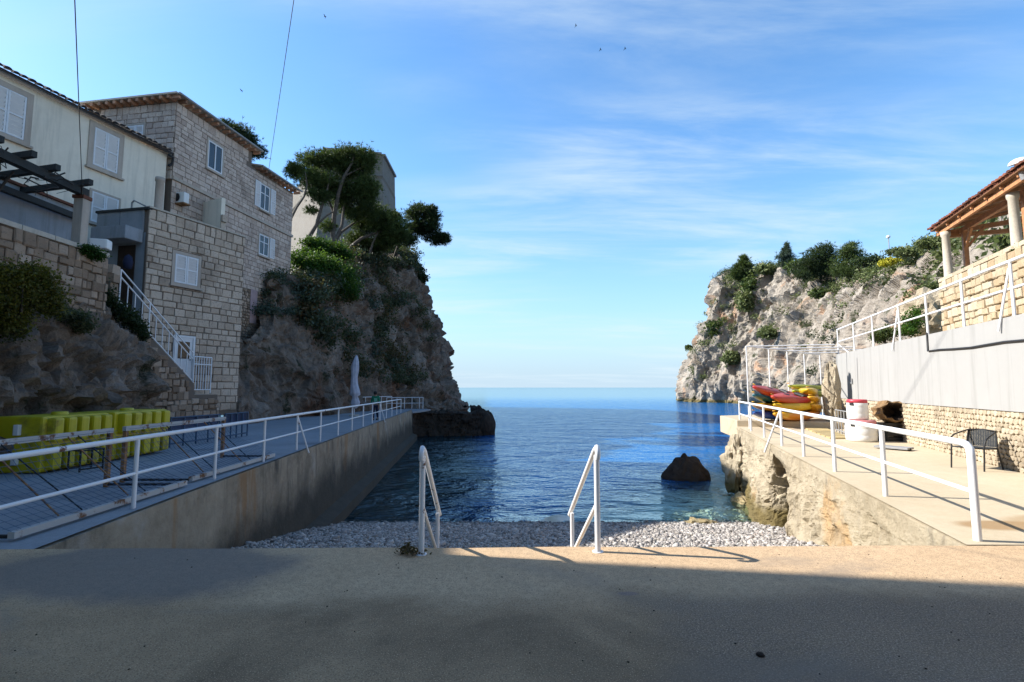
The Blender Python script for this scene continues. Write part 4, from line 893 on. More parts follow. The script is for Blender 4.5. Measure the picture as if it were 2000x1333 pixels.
# walkway above the white wall
mb = MB(); vs = []
for y in (4, 10, 16, 22.3): vs += [tuple(wr.p(0, 0, -.49)[:1]) and (WL(y) + .42, y - .1, 2.93), (UL(y) + .4, y - 1, 2.93)]
mb.add(vs, [(2 * i, 2 * i + 1, 2 * i + 3, 2 * i + 2) for i in range(3)]); structure('walkway', mb, M['deck_r'])
def fill(name, poly, z0, z1, m): return tag(MB().prism(poly, z0, z1).build(name, m), kind='structure')
fill('rock_fill', [(WL(22.2) + .5, 22.35), (UL(22) + 1, 21.4), (24, 27), (17.8, 27.5)], -3, 2.9, M['rock_q'])
# railing along the walkway
def railing(name, label, cat_loc, posts, rails, mats='white', rp=.028, rr=.028, group=None, braces=()):
    r = thing(name, cat_loc, label, 'railing', group)
    for p, q in posts: s = MB(); s.tube([p, q], rp, 8); s.build('post', M[mats], r)
    for path, rad in rails: s = MB(); s.tube(path, rad, 8); s.build('rail', M[mats], r)
    for p, q in braces: s = MB(); s.tube([p, q], rp * .8, 6); s.build('brace', M[mats], r)
    return r
ds_ = [wr.hit(x, 660)[0] for x in (1632, 1663, 1700, 1752, 1806, 1877, 1975)] + [wr.hit(1975, 660)[0] - 2.1 * k for k in (1, 2)]
ps = [(wr.p(d, ztop(d) - .12, -.08), wr.p(d, ztop(d) + 1.08, -.08)) for d in ds_]
railing('upper_railing', 'white pipe railing on top of the white rendered wall', tuple(wr.p(10, 3)), ps,
        [([wr.p(ds_[0] + .03, ztop(ds_[0]) + 1.08, -.08), wr.p(0.2, ztop(0) + 1.08, -.08)], .032), ([wr.p(ds_[0], ztop(ds_[0]) + .55, -.08), wr.p(.2, ztop(0) + .55, -.08)], .026)],
        braces=[(wr.p(d, ztop(d) + .95, -.08), wr.p(d + .25, ztop(d) - .25, .05)) for d in (ds_[3] + .05, ds_[6] + .05)] + [(wr.p(ds_[0], ztop(0) + .55, -.08), wr.p(ds_[0] - .8, ztop(0) + .1, -.3))])
# upper retaining wall and the shelter above it
uw = thing('block_wall', (15.4, 16, 3), 'ochre and cream squared block wall below the tiled shelter', 'wall')
wu = Wall((UL(7), 7), (UL(20), 20)); s = MB(); wu.box(s, 0, wu.L, 2.9, 5.72, -.8, 0); s.build('wall_core', M['mortar_lit'], uw)
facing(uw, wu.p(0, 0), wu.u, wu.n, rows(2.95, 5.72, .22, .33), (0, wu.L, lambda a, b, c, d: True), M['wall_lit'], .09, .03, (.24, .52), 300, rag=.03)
d = 0
while d < wu.L - .1: w_ = random.uniform(.7, 1.0); e = min(wu.L, d + w_); s = MB(); wu.box(s, d + .006, e - .006, 5.723, 5.86, -.85, .07); s.build('coping_stone', M['rubble_lit'], uw, None, .015); d = e
tag(MB().prism([wu.p(0, 0, -.8)[:2], wu.p(wu.L, 0, -.8)[:2], wu.p(wu.L + .3, 0, -6)[:2], wu.p(0, 0, -9)[:2]], 2.9, 5.7).build('terrace', M['rock_q']), kind='structure')
sh = thing('shelter', (17, 17, 5.8), 'open timber shelter with a clay tiled roof on round stone columns', 'pergola')
for i, (px, py, t) in enumerate(((1853, 541, 19.8), (1987, 486, 15.8))):
    c = at(px, py, t); s = MB(); s.lathe((c.x, c.y, 5.7), [(.16, 0), (.165, .05), (.14, .09), (.125, 1.72), (.155, 1.77), (.16, 1.93), (0, 1.94)], 18); s.build('column', M['coping'], sh)
uu = wu.u; nn = wu.n; o0 = Vector((UL(20), 20, 0)); mm = -nn
def S(d, i, z): return o0 - uu * d + mm * i + Vector((0, 0, z))   # d metres towards the viewer, i metres inland
ze, zr, Wd, Ln = 7.72, 8.6, 4.4, 13.
s = MB(); s.bar(S(-.2, .12, ze), S(Ln, .12, ze), .1, .14); s.build('eave_beam', M['timber_red'], sh)
s = MB(); s.bar(S(.1, .75, ze - .02), S(Ln, .75, ze - .02), .14, .18); s.build('beam', M['timber_red'], sh)
s = MB(); s.bar(S(-.1, .12, ze + .0), S(-.1, Wd, ze + .45), .12, .18); s.build('gable_beam', M['timber_red'], sh)
s = MB(); s.bar(S(-.05, .3, ze - .12), S(-.05, Wd, ze - .12), .12, .16); s.build('tie_beam', M['timber_red'], sh)
s = MB(); s.bar(S(-.2, Wd, zr), S(Ln, Wd, zr), .14, .18); s.build('ridge_beam', M['timber_red'], sh)
for d in (.35, 4.4, 8.5): s = MB(); s.bar(S(d, .75, 5.7), S(d, .75, ze - .1), .15, .15, nn); s.build('post', M['timber_red'], sh); s = MB(); s.bar(S(d, .75, ze - .75), S(d + .6, .75, ze - .1), .09, .09); s.build('brace', M['timber_red'], sh); s = MB(); s.bar(S(d, .78, ze - .75), S(d, 1.4, ze + .05), .09, .09); s.build('brace', M['timber_red'], sh)
sl = Vector(S(0, Wd, zr) - S(0, 0, ze + .09)).normalized()
for k in range(14): d = k * Ln / 13.5; s = MB(); s.bar(S(d, -.02, ze + .1), S(d, Wd, zr + .12), .07, .1); s.build('rafter', M['timber_red'], sh)
for k in range(22):
    i = -.0 + k * Wd / 21.5; z = ze + .165 + i * (zr - ze) / Wd; s = MB(); s.bar(S(-.3, i, z + random.uniform(0, .015)), S(Ln, i, z), .19, .025); s.build('lath', M['lath'], sh)
s = MB()
a, b, c, d = S(-.35, -.08, ze + .2), S(Ln, -.08, ze + .2), S(Ln, Wd, zr + .24), S(-.35, Wd, zr + .24); u_ = Vector((0, 0, .05)); s.add([a, b, c, d, a + u_, b + u_, c + u_, d + u_], [(0, 3, 2, 1), (4, 5, 6, 7), (0, 1, 5, 4), (1, 2, 6, 5), (2, 3, 7, 6), (3, 0, 4, 7)]); rfo = s.build('roof', M['tile'], sh)
tl = []
for k in range(3):
    b = MB(); vs = []
    for y in (0, .42):
        for a in range(7): g = math.pi * a / 6; vs.append((.1 * math.cos(g), y, .075 * math.sin(g) + .03 * k * .3))
    b.add(vs, [(a, a + 1, 7 + a + 1, 7 + a) for a in range(6)] + [tuple(range(6, -1, -1))]); me = b.mesh('roof_tile'); me.materials.append(M['tile']); tl.append(me)
cnt = 0
for r_ in range(3):
    for k in range(int(Ln / .22)):
        o = bpy.data.objects.new('roof_tile', random.choice(tl)); C.objects.link(o); o.parent = rfo
        c = S(-.3 + k * .22, -.16 + r_ * .38, ze + .25 + r_ * .1 + random.uniform(-.01, .02)); e1 = -uu; e3 = e1.cross(sl); e3 = e3 if e3.z > 0 else -e3
        o.matrix_basis = Matrix(((e1.x, sl.x, e3.x, c.x), (e1.y, sl.y, e3.y, c.y), (e1.z, sl.z, e3.z, c.z), (0, 0, 0, 1)))
vent = thing('roof_vent', tuple(at(1990, 322, 15.0)), 'white domed vent cap at the near edge of the shelter roof', 'vent')
c = at(1991, 318, 15.0); s = MB(); s.lathe(c, [(.25, -.02), (.26, 0), (.23, .06), (.17, .105), (.085, .135), (0, .14)], 22, (-.25, -.1, 1)); s.build('dome', M['white_plastic'], vent)
s = MB(); s.lathe(c, [(.24, -.015), (.0, .03)], 22, (-.25, -.1, 1)); s.build('underside', M['dark'], vent); s = MB(); s.tube([c, c + Vector((.12, 0, -.5))], .09); s.build('stem', M['grey_metal'], vent)
# ---------------------------------------------------------------- quay railings
ysl = [7.0 + 2.22 * k for k in range(-1, 14)]
def rl(y, z, dx=0.): return Vector((QL(y) + dx, y, deckz(y) + z))
railing('quay_railing', 'long white two rail railing on the edge of the shaded quay', (QL(20), 20, -.1), [(rl(y, -.02), rl(y, .93)) for y in ysl],
        [([rl(3.2, .94), rl(ysl[-1], .94)], .032), ([rl(3.2, .47), rl(ysl[-1], .47)], .022)], braces=[(rl(ysl[k], .88), rl(ysl[k] + .35, -.12, .22)) for k in (4, 10)])
y1 = ysl[-1]
railing('end_railing', 'white railing across the seaward end of the shaded quay', (-8.6, 42, -.2), [(Vector((x, y, deckz(42) - .02)), Vector((x, y, deckz(42) + .95))) for x, y in ((-10.6, 43.6), (-9.8, 43.9), (-9.2, 44.1), (-8.6, 44.3), (-8.0, 44.5), (-7.7, 44.6))],
        [([Vector((-10.6, 43.6, .73)), Vector((-7.7, 44.6, .73))], .03), ([Vector((-10.6, 43.6, .25)), Vector((-7.7, 44.6, .25))], .022)])
railing('back_railing', 'thin white railing at the cliff foot behind the parasol', (-11.5, 38, -.2), [(Vector((x, y, -.25)), Vector((x, y, .86))) for x, y in ((-12.6, 36.6), (-11.9, 38), (-11.2, 39.4), (-10.4, 41), (-9.9, 42.4))],
        [([Vector((-12.9, 36), ) if False else Vector((-13.0, 35.8, .86)), Vector((-11.2, 39.4, .86)), Vector((-9.9, 42.4, .86))], .026)])
yr = [5.52, 7.72, 9.92, 12.05, 14.2, 16.6, 19.0, 21.7]
def rq(y, z, dx=0.): return Vector((QR(y) + dx, y, z))
nearp = rq(yr[0], 1.0)
railing('quay_railing', 'white two rail railing on the edge of the sunlit quay', (QR(12), 12, 0), [(rq(y, -.02), rq(y, 1.0)) for y in yr[1:]],
        [([rq(5.52, -.02), rq(5.52, .88), rq(5.53, .95), rq(5.58, .985), rq(5.66, 1.0), rq(21.7, 1.0)], .038), ([rq(5.52, .5), rq(21.7, .5)], .024)], rp=.034,
        braces=[(rq(14.3, .95), rq(14.9, -.25, -.35))])
def handrail(label, sx, base, rear, yb, yr_):
    h = thing('handrail', (base, yb, 0), label, 'handrail', 'handrails of the beach steps'); ln = yr_ - yb
    z1, z2 = 1.0, .13; rx = rear
    s = MB(); s.tube([(base, yb, -.004), (base, yb, .93)], .028, 10); s.build('post', M['white'], h)
    s = MB(); s.lathe((base, yb, .0), [(.055, 0), (.055, .006), (.035, .009)], 14); s.build('base_plate', M['white'], h)
    d = Vector((rx - base, ln, z2 - z1))
    p = Vector((base, yb + .04, z1)); path = [Vector((base, yb - .06, .9)), Vector((base, yb - .075, .94)), Vector((base, yb - .06, .98)), Vector((base, yb - .02, 1.01)), p + d * .04, p + d, p + d * 1.1]
    s = MB(); s.tube(path, .026, 10); s.build('rail', M['white'], h)
    s = MB(); s.tube([(rx, yr_, z2 - .03), (rx, yr_, -.95)], .024, 10); s.build('post', M['white'], h)
    s = MB(); s.tube([(base, yb, .46), (rx, yr_, -.38)], .022, 8); s.build('lower_rail', M['white'], h)
handrail('white handrail at the dim end of the beach steps, beside the leaf litter', -1, -.873, -.89, 5.09, 6.3)
handrail('white handrail of the beach steps that throws its shadow on the sunlit slab', 1, .84, .72, 5.17, 6.3)
# ---------------------------------------------------------------- kayaks and their frame
fr = thing('kayak_rack', (11, 21.5, 0), 'white steel portal rack standing over the kayak pile', 'rack')
fp = [onz(1464, 838, 0), at(1501, 680, 21.3), at(1537, 684.5, 22.6), at(1570, 689.5, 24.2), at(1601, 694, 25.2)]
for p in fp: s = MB(); s.tube([(p.x, p.y, -.02), (p.x, p.y, 3.2)], .026); s.build('post', M['white'], fr)
for k, p in enumerate(fp[:4]): s = MB(); qd = Vector((3.1, -.6, 0)) * (1 if k < 3 else .5); s.tube([(p.x, p.y, 3.2), (p.x + qd.x, p.y + qd.y, 3.22)], .024); s.build('crossbar', M['white'], fr)
s = MB(); s.tube([(p.x, p.y, 3.2) for p in fp], .024); s.build('top_bar', M['white'], fr)
KM = {}
def kcol(name, c, c2=None):
    if name in KM: return KM[name]
    t = NT(name + '_kayak_plastic'); v = t.noise(.9, 3, .5)
    col = t.mix(t.ss(v, .46, .56), c, c2 or tuple(Vector(c) * .8)); t.bsdf(col, .32, t.bump(t.noise(30, 3), .05, .01), Specular_IOR_Level=.5); KM[name] = t.m; return t.m
def kayak(label, m, bow, d, L=3.1, w=.74, h=.33, tilt=0., roll=0.):
    d = Vector((d[0], d[1], tilt)).normalized(); b = Vector(bow); side = d.cross(Vector((0, 0, 1))).normalized(); up = side.cross(d).normalized()
    if roll: qn = Quaternion(d, roll); side = qn @ side; up = qn @ up
    k = thing('kayak', tuple(b + d * L / 2), label, 'kayak', 'kayaks piled on the concrete platform')
    n, mseg = 26, 18; vs = []
    for i in range(n + 1):
        u = i / n; prof = max(.05, (math.sin(math.pi * min(1, max(0, u)) ** .95)) ** .46); ww_ = w / 2 * prof; hh = 1.25 * h * (.5 + .5 * prof); rise = .1 * (abs(2 * u - 1) ** 3)
        for a in range(mseg):
            g = 2 * math.pi * a / mseg; cx, sz = math.cos(g), math.sin(g); ex = abs(cx) ** .8 * (1 if cx > 0 else -1); ez = abs(sz) ** .75 * (1 if sz > 0 else -1)
            dz = -.09 * math.exp(-((u - .55) / .14) ** 2) * max(0, ez) * (1 - abs(ex)) * 2
            vs.append(b + d * (u * L) + side * (ex * ww_) + up * (ez * hh / 2 * (1 if ez < 0 else .75) * max(.25, prof) + rise + dz))
    fs = [(i * mseg + a, i * mseg + (a + 1) % mseg, (i + 1) * mseg + (a + 1) % mseg, (i + 1) * mseg + a) for i in range(n) for a in range(mseg)] + [tuple(reversed(range(mseg))), tuple(range(n * mseg, (n + 1) * mseg))]
    s = MB(); s.add(vs, fs, True); s.build('hull', m, k)
    s = MB(); p = b + up * .2; s.tube([p - d * .02 - side * .05, p - d * .09, p - d * .02 + side * .05], .022, 6); s.build('carry_handle', KM.get('amber') or m, k)
    s = MB(); c = b + d * (L * .3) + up * (h * .36); s.lathe(c, [(.12, -.03), (.12, .02), (.1, .03), (0, .035)], 16, up); s.build('hatch', M['black_plastic'], k)
    s = MB(); c = b + d * (L * .62) + up * (h * .3); s.box(c, (.3, .42, .08), d, up); s.build('seat', M['black_plastic'], k, None, .02)
RED, TEAL, AMB, YEL, LIME, BLUE, ORG, COR, OLV = kcol('red', (.36, .012, .02), (.42, .05, .015)), kcol('teal', (.01, .1, .13)), kcol('amber', (.6, .3, .02)), kcol('yellow', (.62, .4, .02)), kcol('lime', (.36, .42, .02)), kcol('blue', (.01, .05, .25)), kcol('orange', (.58, .2, .015), (.6, .32, .02)), kcol('coral', (.5, .11, .05)), kcol('olive', (.3, .3, .025))
dk = (.88, .47)
kayak('red kayak lying uppermost at the seaward end of the pile', RED, at(1470, 760, 20.4), dk, 3.2, .74, .42, -.12, .4)
kayak('dark teal kayak squeezed under the topmost red kayak', TEAL, at(1472, 776, 20.5), dk, 2.9, .74, .36, -.04)
kayak('amber brown kayak between the teal kayak and the blue one', AMB, at(1472, 795, 20.5), dk, 2.8, .74, .36)
kayak('blue kayak lowest in the pile behind the white railing', BLUE, at(1473, 811, 20.5), dk, 2.8, .76, .34)
kayak('red and orange kayak resting on the yellow kayak in front', RED, at(1507, 780, 19.9), dk, 2.9, .74, .42, .02, .3)
kayak('yellow kayak with a pale patch under the second red kayak', YEL, at(1513, 795, 19.9), dk, 2.8, .76, .36, .02)
kayak('orange kayak lowest in front, resting on the concrete platform', ORG, at(1513, 813, 19.9), dk, 2.9, .78, .38, .02)
kayak('coral kayak wedged behind the yellow and orange ones', COR, at(1530, 802, 20.9), dk, 2.6, .74, .34)
kayak('olive green kayak on the rear stack below the portal frame', OLV, at(1541, 758, 22), (.95, .3), 2.4, .72, .36)
kayak('lime green kayak showing between the red kayaks and the olive one', LIME, at(1550, 768, 21.2), (.92, .4), 2.3, .72, .34)
kayak('bright yellow kayak uppermost beside the upright tan rock', YEL, at(1578, 766, 20.5), (.5, .86), 2.6, .74, .42)
kayak('orange kayak under the bright yellow one beside the tan rock', ORG, at(1583, 781, 20.4), (.5, .86), 2.6, .74, .42)
kayak('amber kayak lowest beside the upright tan rock', AMB, at(1587, 796, 20.3), (.5, .86), 2.6, .74, .4)
# ---------------------------------------------------------------- barrels, brown bin, trolley, planks, rack
def tub(label, c, r, h, lid, m):
    b = thing('barrel', tuple(c), label, 'barrel'); c = Vector(c)
    s = MB(); s.lathe(c, [(0, 0), (r * .93, 0), (r, .04), (r * 1.02, h * .3), (r * 1.0, h * .34), (r * 1.02, h * .38), (r * 1.02, h * .66), (r, h * .7), (r * 1.02, h * .74), (r, h * .92), (r * .9, h)], 28); s.build('drum', m, b)
    s = MB(); s.lathe(c + Vector((0, 0, h)), [(r * .9, -.03), (r * .97, -.03), (r * .98, .05), (r * .9, .075), (0, .08)], 28); s.build('lid', lid, b)
    for g in (-.2, 2.4, 3.6): s = MB(); s.box(c + Vector((r * math.cos(g), r * math.sin(g), h * .88)), (.05, .1, .07), (math.cos(g), math.sin(g), 0)); s.build('latch', M['black_plastic'], b)
bc = onz(1683, 862, 0); bc.z = .004
tub('wide white barrel with a pink rim standing on the quay', bc, .4, .55, plain('pink_rim', (.6, .22, .22), .4), M['white_plastic'])
tub('smaller white barrel with a red lid on top of the wide one', bc + Vector((-.06, .02, .64)), .275, .52, M['red_plastic'], M['white_plastic'])
hb_ = thing('hollow_log', (bc.x + .85, bc.y + .1, 0), 'brown hollow log section resting on dark crates by the barrels', 'log')
lc = Vector((bc.x + .95, bc.y + .05, .88)); ax = Vector((-.25, -.95, .08)).normalized(); random.seed(3); s = MB(); n = 22; vs = []
q_ = ax.to_track_quat('Z', 'Y'); rr0 = [.36 * (1 + .14 * random.uniform(-1, 1)) for _ in range(n)]
for k, (ro, z) in enumerate(((1, -.3), (1.02, .0), (1, .3), (.86, .32), (.72, .2), (.6, -.2))):
    for a in range(n): g = 2 * math.pi * a / n; r_ = rr0[a] * ro * random.uniform(.95, 1.05); vs.append(lc + q_ @ Vector((r_ * math.cos(g), r_ * math.sin(g) * .85, z + random.uniform(-.05, .05))))
s.add(vs, [(k * n + a, k * n + (a + 1) % n, (k + 1) * n + (a + 1) % n, (k + 1) * n + a) for k in range(3) for a in range(n)]); s.build('bark_shell', M['brown'], hb_)
s = MB(); s.add(vs, [(k * n + a, k * n + (a + 1) % n, (k + 1) * n + (a + 1) % n, (k + 1) * n + a) for k in (3, 4) for a in range(n)] + [tuple(5 * n + a for a in range(n))]); s.build('hollow', M['brown_dark'], hb_)
ck = thing('crate', (bc.x + .9, bc.y, 0), 'dark slatted crate under the hollow log', 'crate')
for k in range(4): s = MB(); s.box((bc.x + .95, bc.y + .1, .07 + k * .14), (.62, .5, .1), (1, -.2, 0)); s.build('slat', M['black_plastic'], ck)
for sx in (-.27, .27):
    for sy in (-.2, .2): s = MB(); s.box((bc.x + .95 + sx, bc.y + .1 + sy, .27), (.06, .06, .54)); s.build('corner_post', M['timber_dark'], ck)
tr = thing('trolley', (bc.x + 1.1, bc.y - 1.1, 0), 'low grey trolley board with black castors at the foot of the wall', 'trolley')
tp = onz(1745, 874, 0.06); s = MB(); s.box(tp, (.75, .4, .05), (.55, -.83, 0)); s.build('board', M['grey_metal'], tr, None, .01)
for k in (-.3, 0, .3):
    c = tp + Vector((.55, -.83, 0)) * k * .9 + Vector((.02, -.08, -.02)); s = MB(); s.lathe(c + Vector((0, 0, 0)), [(0, -.02), (.045, -.02), (.045, .02), (0, .02)], 12, (.83, .55, 0)); s.build('castor', M['black_plastic'], tr)
bw = thing('boardwalk', (12.3, 17.5, 0), 'short boardwalk of yellow planks between kayaks and barrels', 'boardwalk')
a, b, c, d = onz(1600, 832, .02), onz(1662, 857, .02), onz(1622, 857, .02), onz(1560, 833, .02)
for k in range(8):
    f0, f1 = k / 8 + .008, (k + 1) / 8 - .008; s = MB(); P_ = [a.lerp(b, f0), a.lerp(b, f1), d.lerp(c, f1), d.lerp(c, f0)]; s.prism([p[:2] for p in P_], .006, .045); s.build('plank', M['plank'], bw)
rk = thing('bar_rack', (12.9, 17.6, 0), 'small grey barred rack against the plinth beside the barrels', 'rack')
p0, p1 = onz(1634, 845, 0), onz(1657, 853, 0); p0.z = p1.z = .0
for k in range(5): p = p0.lerp(p1, k / 4); s = MB(); s.tube([p, p + Vector((0, 0, .82))], .018, 6); s.build('bar', M['grey_metal'], rk)
for z in (.1, .8): s = MB(); s.tube([p0 + Vector((0, 0, z)), p1 + Vector((0, 0, z))], .02, 6); s.build('rail', M['grey_metal'], rk)
# ---------------------------------------------------------------- garden chair
chx = thing('garden_chair', (8.6, 9.6, 0), 'black woven garden chair with curved arms facing the sea', 'chair')
f_ = Vector((-.93, -.36, 0)).normalized(); sd_ = Vector((-f_.y, f_.x, 0)); c0 = onz(1905, 918, 0) + Vector((.12, .1, 0)); c0.z = .004
def K(a, b, z): return c0 + f_ * a + sd_ * b + Vector((0, 0, z))
for sgn in (-1, 1):
    s = MB(); s.tube([K(.3, .27 * sgn, 0), K(.25, .27 * sgn, .42), K(.24, .28 * sgn, .52), K(.2, .29 * sgn, .6), K(.08, .29 * sgn, .655), K(-.1, .27 * sgn, .7), K(-.24, .22 * sgn, .74), K(-.29, .0, .76)], .014, 8); s.build('arm', M['dark'], chx)
    s = MB(); s.tube([K(-.33, .26 * sgn, 0), K(-.22, .25 * sgn, .4), K(-.24, .24 * sgn, .6), K(-.26, .22 * sgn, .74)], .014, 8); s.build('leg', M['dark'], chx)
s = MB(); s.tube([K(.26, -.27, .42), K(.26, .27, .42), K(-.22, .25, .4), K(-.22, -.25, .4), K(.26, -.27, .42)], .013, 6); s.build('seat_frame', M['dark'], chx)
s = MB()
for k in range(15): a = .25 - k * .47 / 14; s.bar(K(a, -.26, .42), K(a, .26, .42), .024, .008)
for k in range(12): b = -.24 + k * .48 / 11; s.bar(K(.25, b, .425), K(-.22, b, .415), .03, .006)
s.build('seat', M['wicker'], chx)
s = MB()
for k in range(13): z = .44 + k * .3 / 12; s.bar(K(-.225 - (z - .4) * .13, -.235, z), K(-.225 - (z - .4) * .13, .235, z), .008, .021)
for k in range(12): b = -.22 + k * .44 / 11; s.bar(K(-.232, b, .43), K(-.275, b, .755), .026, .006, f_)
s.build('backrest', M['wicker'], chx)
# ---------------------------------------------------------------- water polo goals
def goal(label, y0, y1, xf, xb):
    g = thing('water_polo_goal', (xf, (y0 + y1) / 2, 0), label, 'goal', 'water polo goals parked along the quay'); zt = .9
    def X(y, x): return Vector((x - .03 * (y - 8), y, deckz(y)))
    s = MB(); s.bar(X(y0, xf) + Vector((0, 0, zt)), X(y1, xf) + Vector((0, 0, zt)), .06, .075); s.build('crossbar', M['white_rust'], g)
    for y in (y0 + .04, y1 - .04): s = MB(); s.bar(X(y, xf), X(y, xf) + Vector((0, 0, zt - .04)), .06, .06); s.build('post', M['rust'] if True else None, g)
    s = MB(); s.bar(X(y0, xb) + Vector((0, 0, .06)), X(y1, xb) + Vector((0, 0, .06)), .07, .07); s.build('float_beam', M['white_rust'], g)
    for y in (y0 + .04, y1 - .04): s = MB(); s.tube([X(y, xf) + Vector((0, 0, .04)), X(y, xb) + Vector((0, 0, .04))], .022, 6); s.build('side_bar', M['dark'], g)
    for y in (y0 + .9, y1 - .9): s = MB(); s.tube([X(y, xf) + Vector((0, 0, zt)), X(y + .1, xb - .35) + Vector((0, 0, .02))], .011, 6); s.build('stay', M['rust'], g); s = MB(); s.tube([X(y + .18, xf) + Vector((0, 0, zt)), X(y + .4, xb - .3) + Vector((0, 0, .02))], .009, 6); s.build('stay', M['dark'], g)
    s = MB(); n = int((y1 - y0) / .11)
    for k in range(n + 1): y = y0 + k * (y1 - y0) / n; s.tube([X(y, xf) + Vector((0, 0, zt)), X(y, xf + .35) + Vector((0, 0, .45)), X(y, xb) + Vector((0, 0, .1))], .0032, 3, False, False)
    for k in range(1, 13): f = k / 13; p = Vector((xf + (xb - xf) * f, 0, zt * (1 - f) ** 1.25 + .08)); s.tube([X(y, p.x) + Vector((0, 0, p.z)) for y in np.linspace(y0, y1, 6)], .0032, 3, False, False)
    o = s.build('net', M['steel_blue'], g)
goal('nearer water polo goal with rusty posts behind the white railing', 5.5, 8.5, -6.55, -5.3)
goal('farther water polo goal with rusty posts behind the white railing', 8.85, 12.1, -6.6, -5.42)
# ---------------------------------------------------------------- yellow plastic blocks, blue benches, dark rack
def ybox(label, x0, x1, y0, y1, ribs):
    b = thing('plastic_float', ((x0 + x1) / 2, (y0 + y1) / 2, deckz(y0)), label, 'float', 'yellow plastic floats'); z = 1.05; gx = -.0
    s = MB(); s.box(((x0 + x1) / 2 - .06, (y0 + y1) / 2, z / 2), (x1 - x0 - .12, y1 - y0, z)); s.build('body', M['yellow_plastic'], b, None, .05)
    for k in range(ribs):
        w_ = (y1 - y0 - .1) / ribs; y = y0 + .05 + w_ * (k + .5); s = MB()
        for zc in (.27, .79): s.box((x1 - .06, y, zc), (.2, w_ * .68, .46))
        s.build('rib', M['yellow_plastic'], b, None, .05)
    for zc in (.25, .8): s = MB(); s.box(((x0 + x1) / 2 - .05, y0 - .03, zc), (.1, .08, .2)); s.build('lug', M['white_plastic'], b, None, .015)
    s = MB(); s.lathe(((x0 + x1) / 2, (y0 + y1) / 2, z), [(.14, -.01), (.14, .05), (.1, .06), (0, .06)], 14); s.build('cap', M['yellow_plastic'], b)
ybox('nearer ribbed yellow plastic float under the brown rock', -9.75, -8.72, 9.75, 11.35, 5)
ybox('farther ribbed yellow plastic float beside the rubble stair flank', -9.75, -8.72, 11.5, 13.25, 5)
def bench(label, p0, p1):
    b = thing('folding_table', tuple((Vector(p0) + Vector(p1)) / 2), label, 'table', 'blue folded tables behind the floats'); p0 = Vector(p0); p1 = Vector(p1); n = 5; d = (p1 - p0)
    for k in range(n): p = p0 + d * (k / (n - 1)); s = MB(); s.tube([p, p + Vector((0, 0, .82))], .022, 6); s.build('leg', M['steel_blue'], b)
    for z in (.1, .8): s = MB(); s.tube([p0 + Vector((0, 0, z)), p1 + Vector((0, 0, z))], .022, 6); s.build('rail', M['steel_blue'], b)
    s = MB(); s.bar(p0 + Vector((-.05, 0, .62)), p1 + Vector((-.05, 0, .62)), .03, .34); s.build('panel', M['blue_panel'], b)
bench('nearer blue framed folding table standing on edge past the yellow floats', (-9.3, 14.1, -.03), (-9.1, 16.1, -.04)); bench('farther blue framed folding table standing on edge past the yellow floats', (-9.15, 16.5, -.05), (-9.1, 17.8, -.05))
dr = thing('wire_crate', (-8.1, 10, 0), 'dark open metal crate standing by the nearer yellow float', 'crate')
c = onz(178, 920, 0); uu_ = Vector((.35, .93, 0)).normalized(); vv_ = Vector((-.93, .35, 0))
for a in (-.2, .2):
    for b in (0, .35): s = MB(); p = c + uu_ * a + vv_ * b; s.tube([p, p + Vector((0, 0, .42))], .018, 6); s.build('leg', M['dark'], dr)
    s = MB(); p = c + uu_ * a; s.tube([p + Vector((0, 0, .4)), p + vv_ * .35 + Vector((0, 0, .4))], .018, 6); s.build('rail', M['dark'], dr)
for b in (0, .35):
    for z in (.05, .4): s = MB(); p = c + vv_ * b + Vector((0, 0, z)); s.tube([p - uu_ * .2, p + uu_ * .2], .016, 6); s.build('rail', M['dark'], dr)
# ---------------------------------------------------------------- closed parasol
pr = thing('parasol', (-9.8, 32, -.14), 'tall closed white parasol tied up in front of the cliff', 'parasol')
pc = at(693, 760, 31.5); z0 = deckz(pc.y); random.seed(6); s = MB(); n = 20; vs = []
prof = [(0.02, 3.72), (.09, 3.6), (.17, 3.3), (.21, 3.0), (.2, 2.7), (.16, 2.35), (.2, 1.95), (.27, 1.5), (.28, 1.3), (.14, 1.18), (.2, 1.0), (.25, .8), (.16, .55), (.06, .45)]
for r_, z in prof:
    for a in range(n): g = 2 * math.pi * a / n; rr_ = r_ * (1 + .2 * math.sin(a * 2.4 + z * 2) + random.uniform(-.06, .06)); vs.append((pc.x + rr_ * math.cos(g) + .05 * math.sin(z * 2), pc.y + rr_ * math.sin(g), z0 + z))
s.add(vs, [(i * n + a, (i + 1) * n + a, (i + 1) * n + (a + 1) % n, i * n + (a + 1) % n) for i in range(len(prof) - 1) for a in range(n)], True); s.build('canopy', M['canvas'], pr)
s = MB(); s.tube([(pc.x, pc.y, z0), (pc.x, pc.y, z0 + .9)], .03); s.build('pole', M['white'], pr); s = MB(); s.lathe((pc.x, pc.y, z0), [(0, .08), (.3, .08), (.32, 0)], 16); s.build('base', M['coping'], pr)
s = MB(); s.lathe((pc.x, pc.y, z0 + 1.16), [(.15, -.03), (.16, 0), (.15, .03)], 14); s.build('strap', M['canvas'], pr)
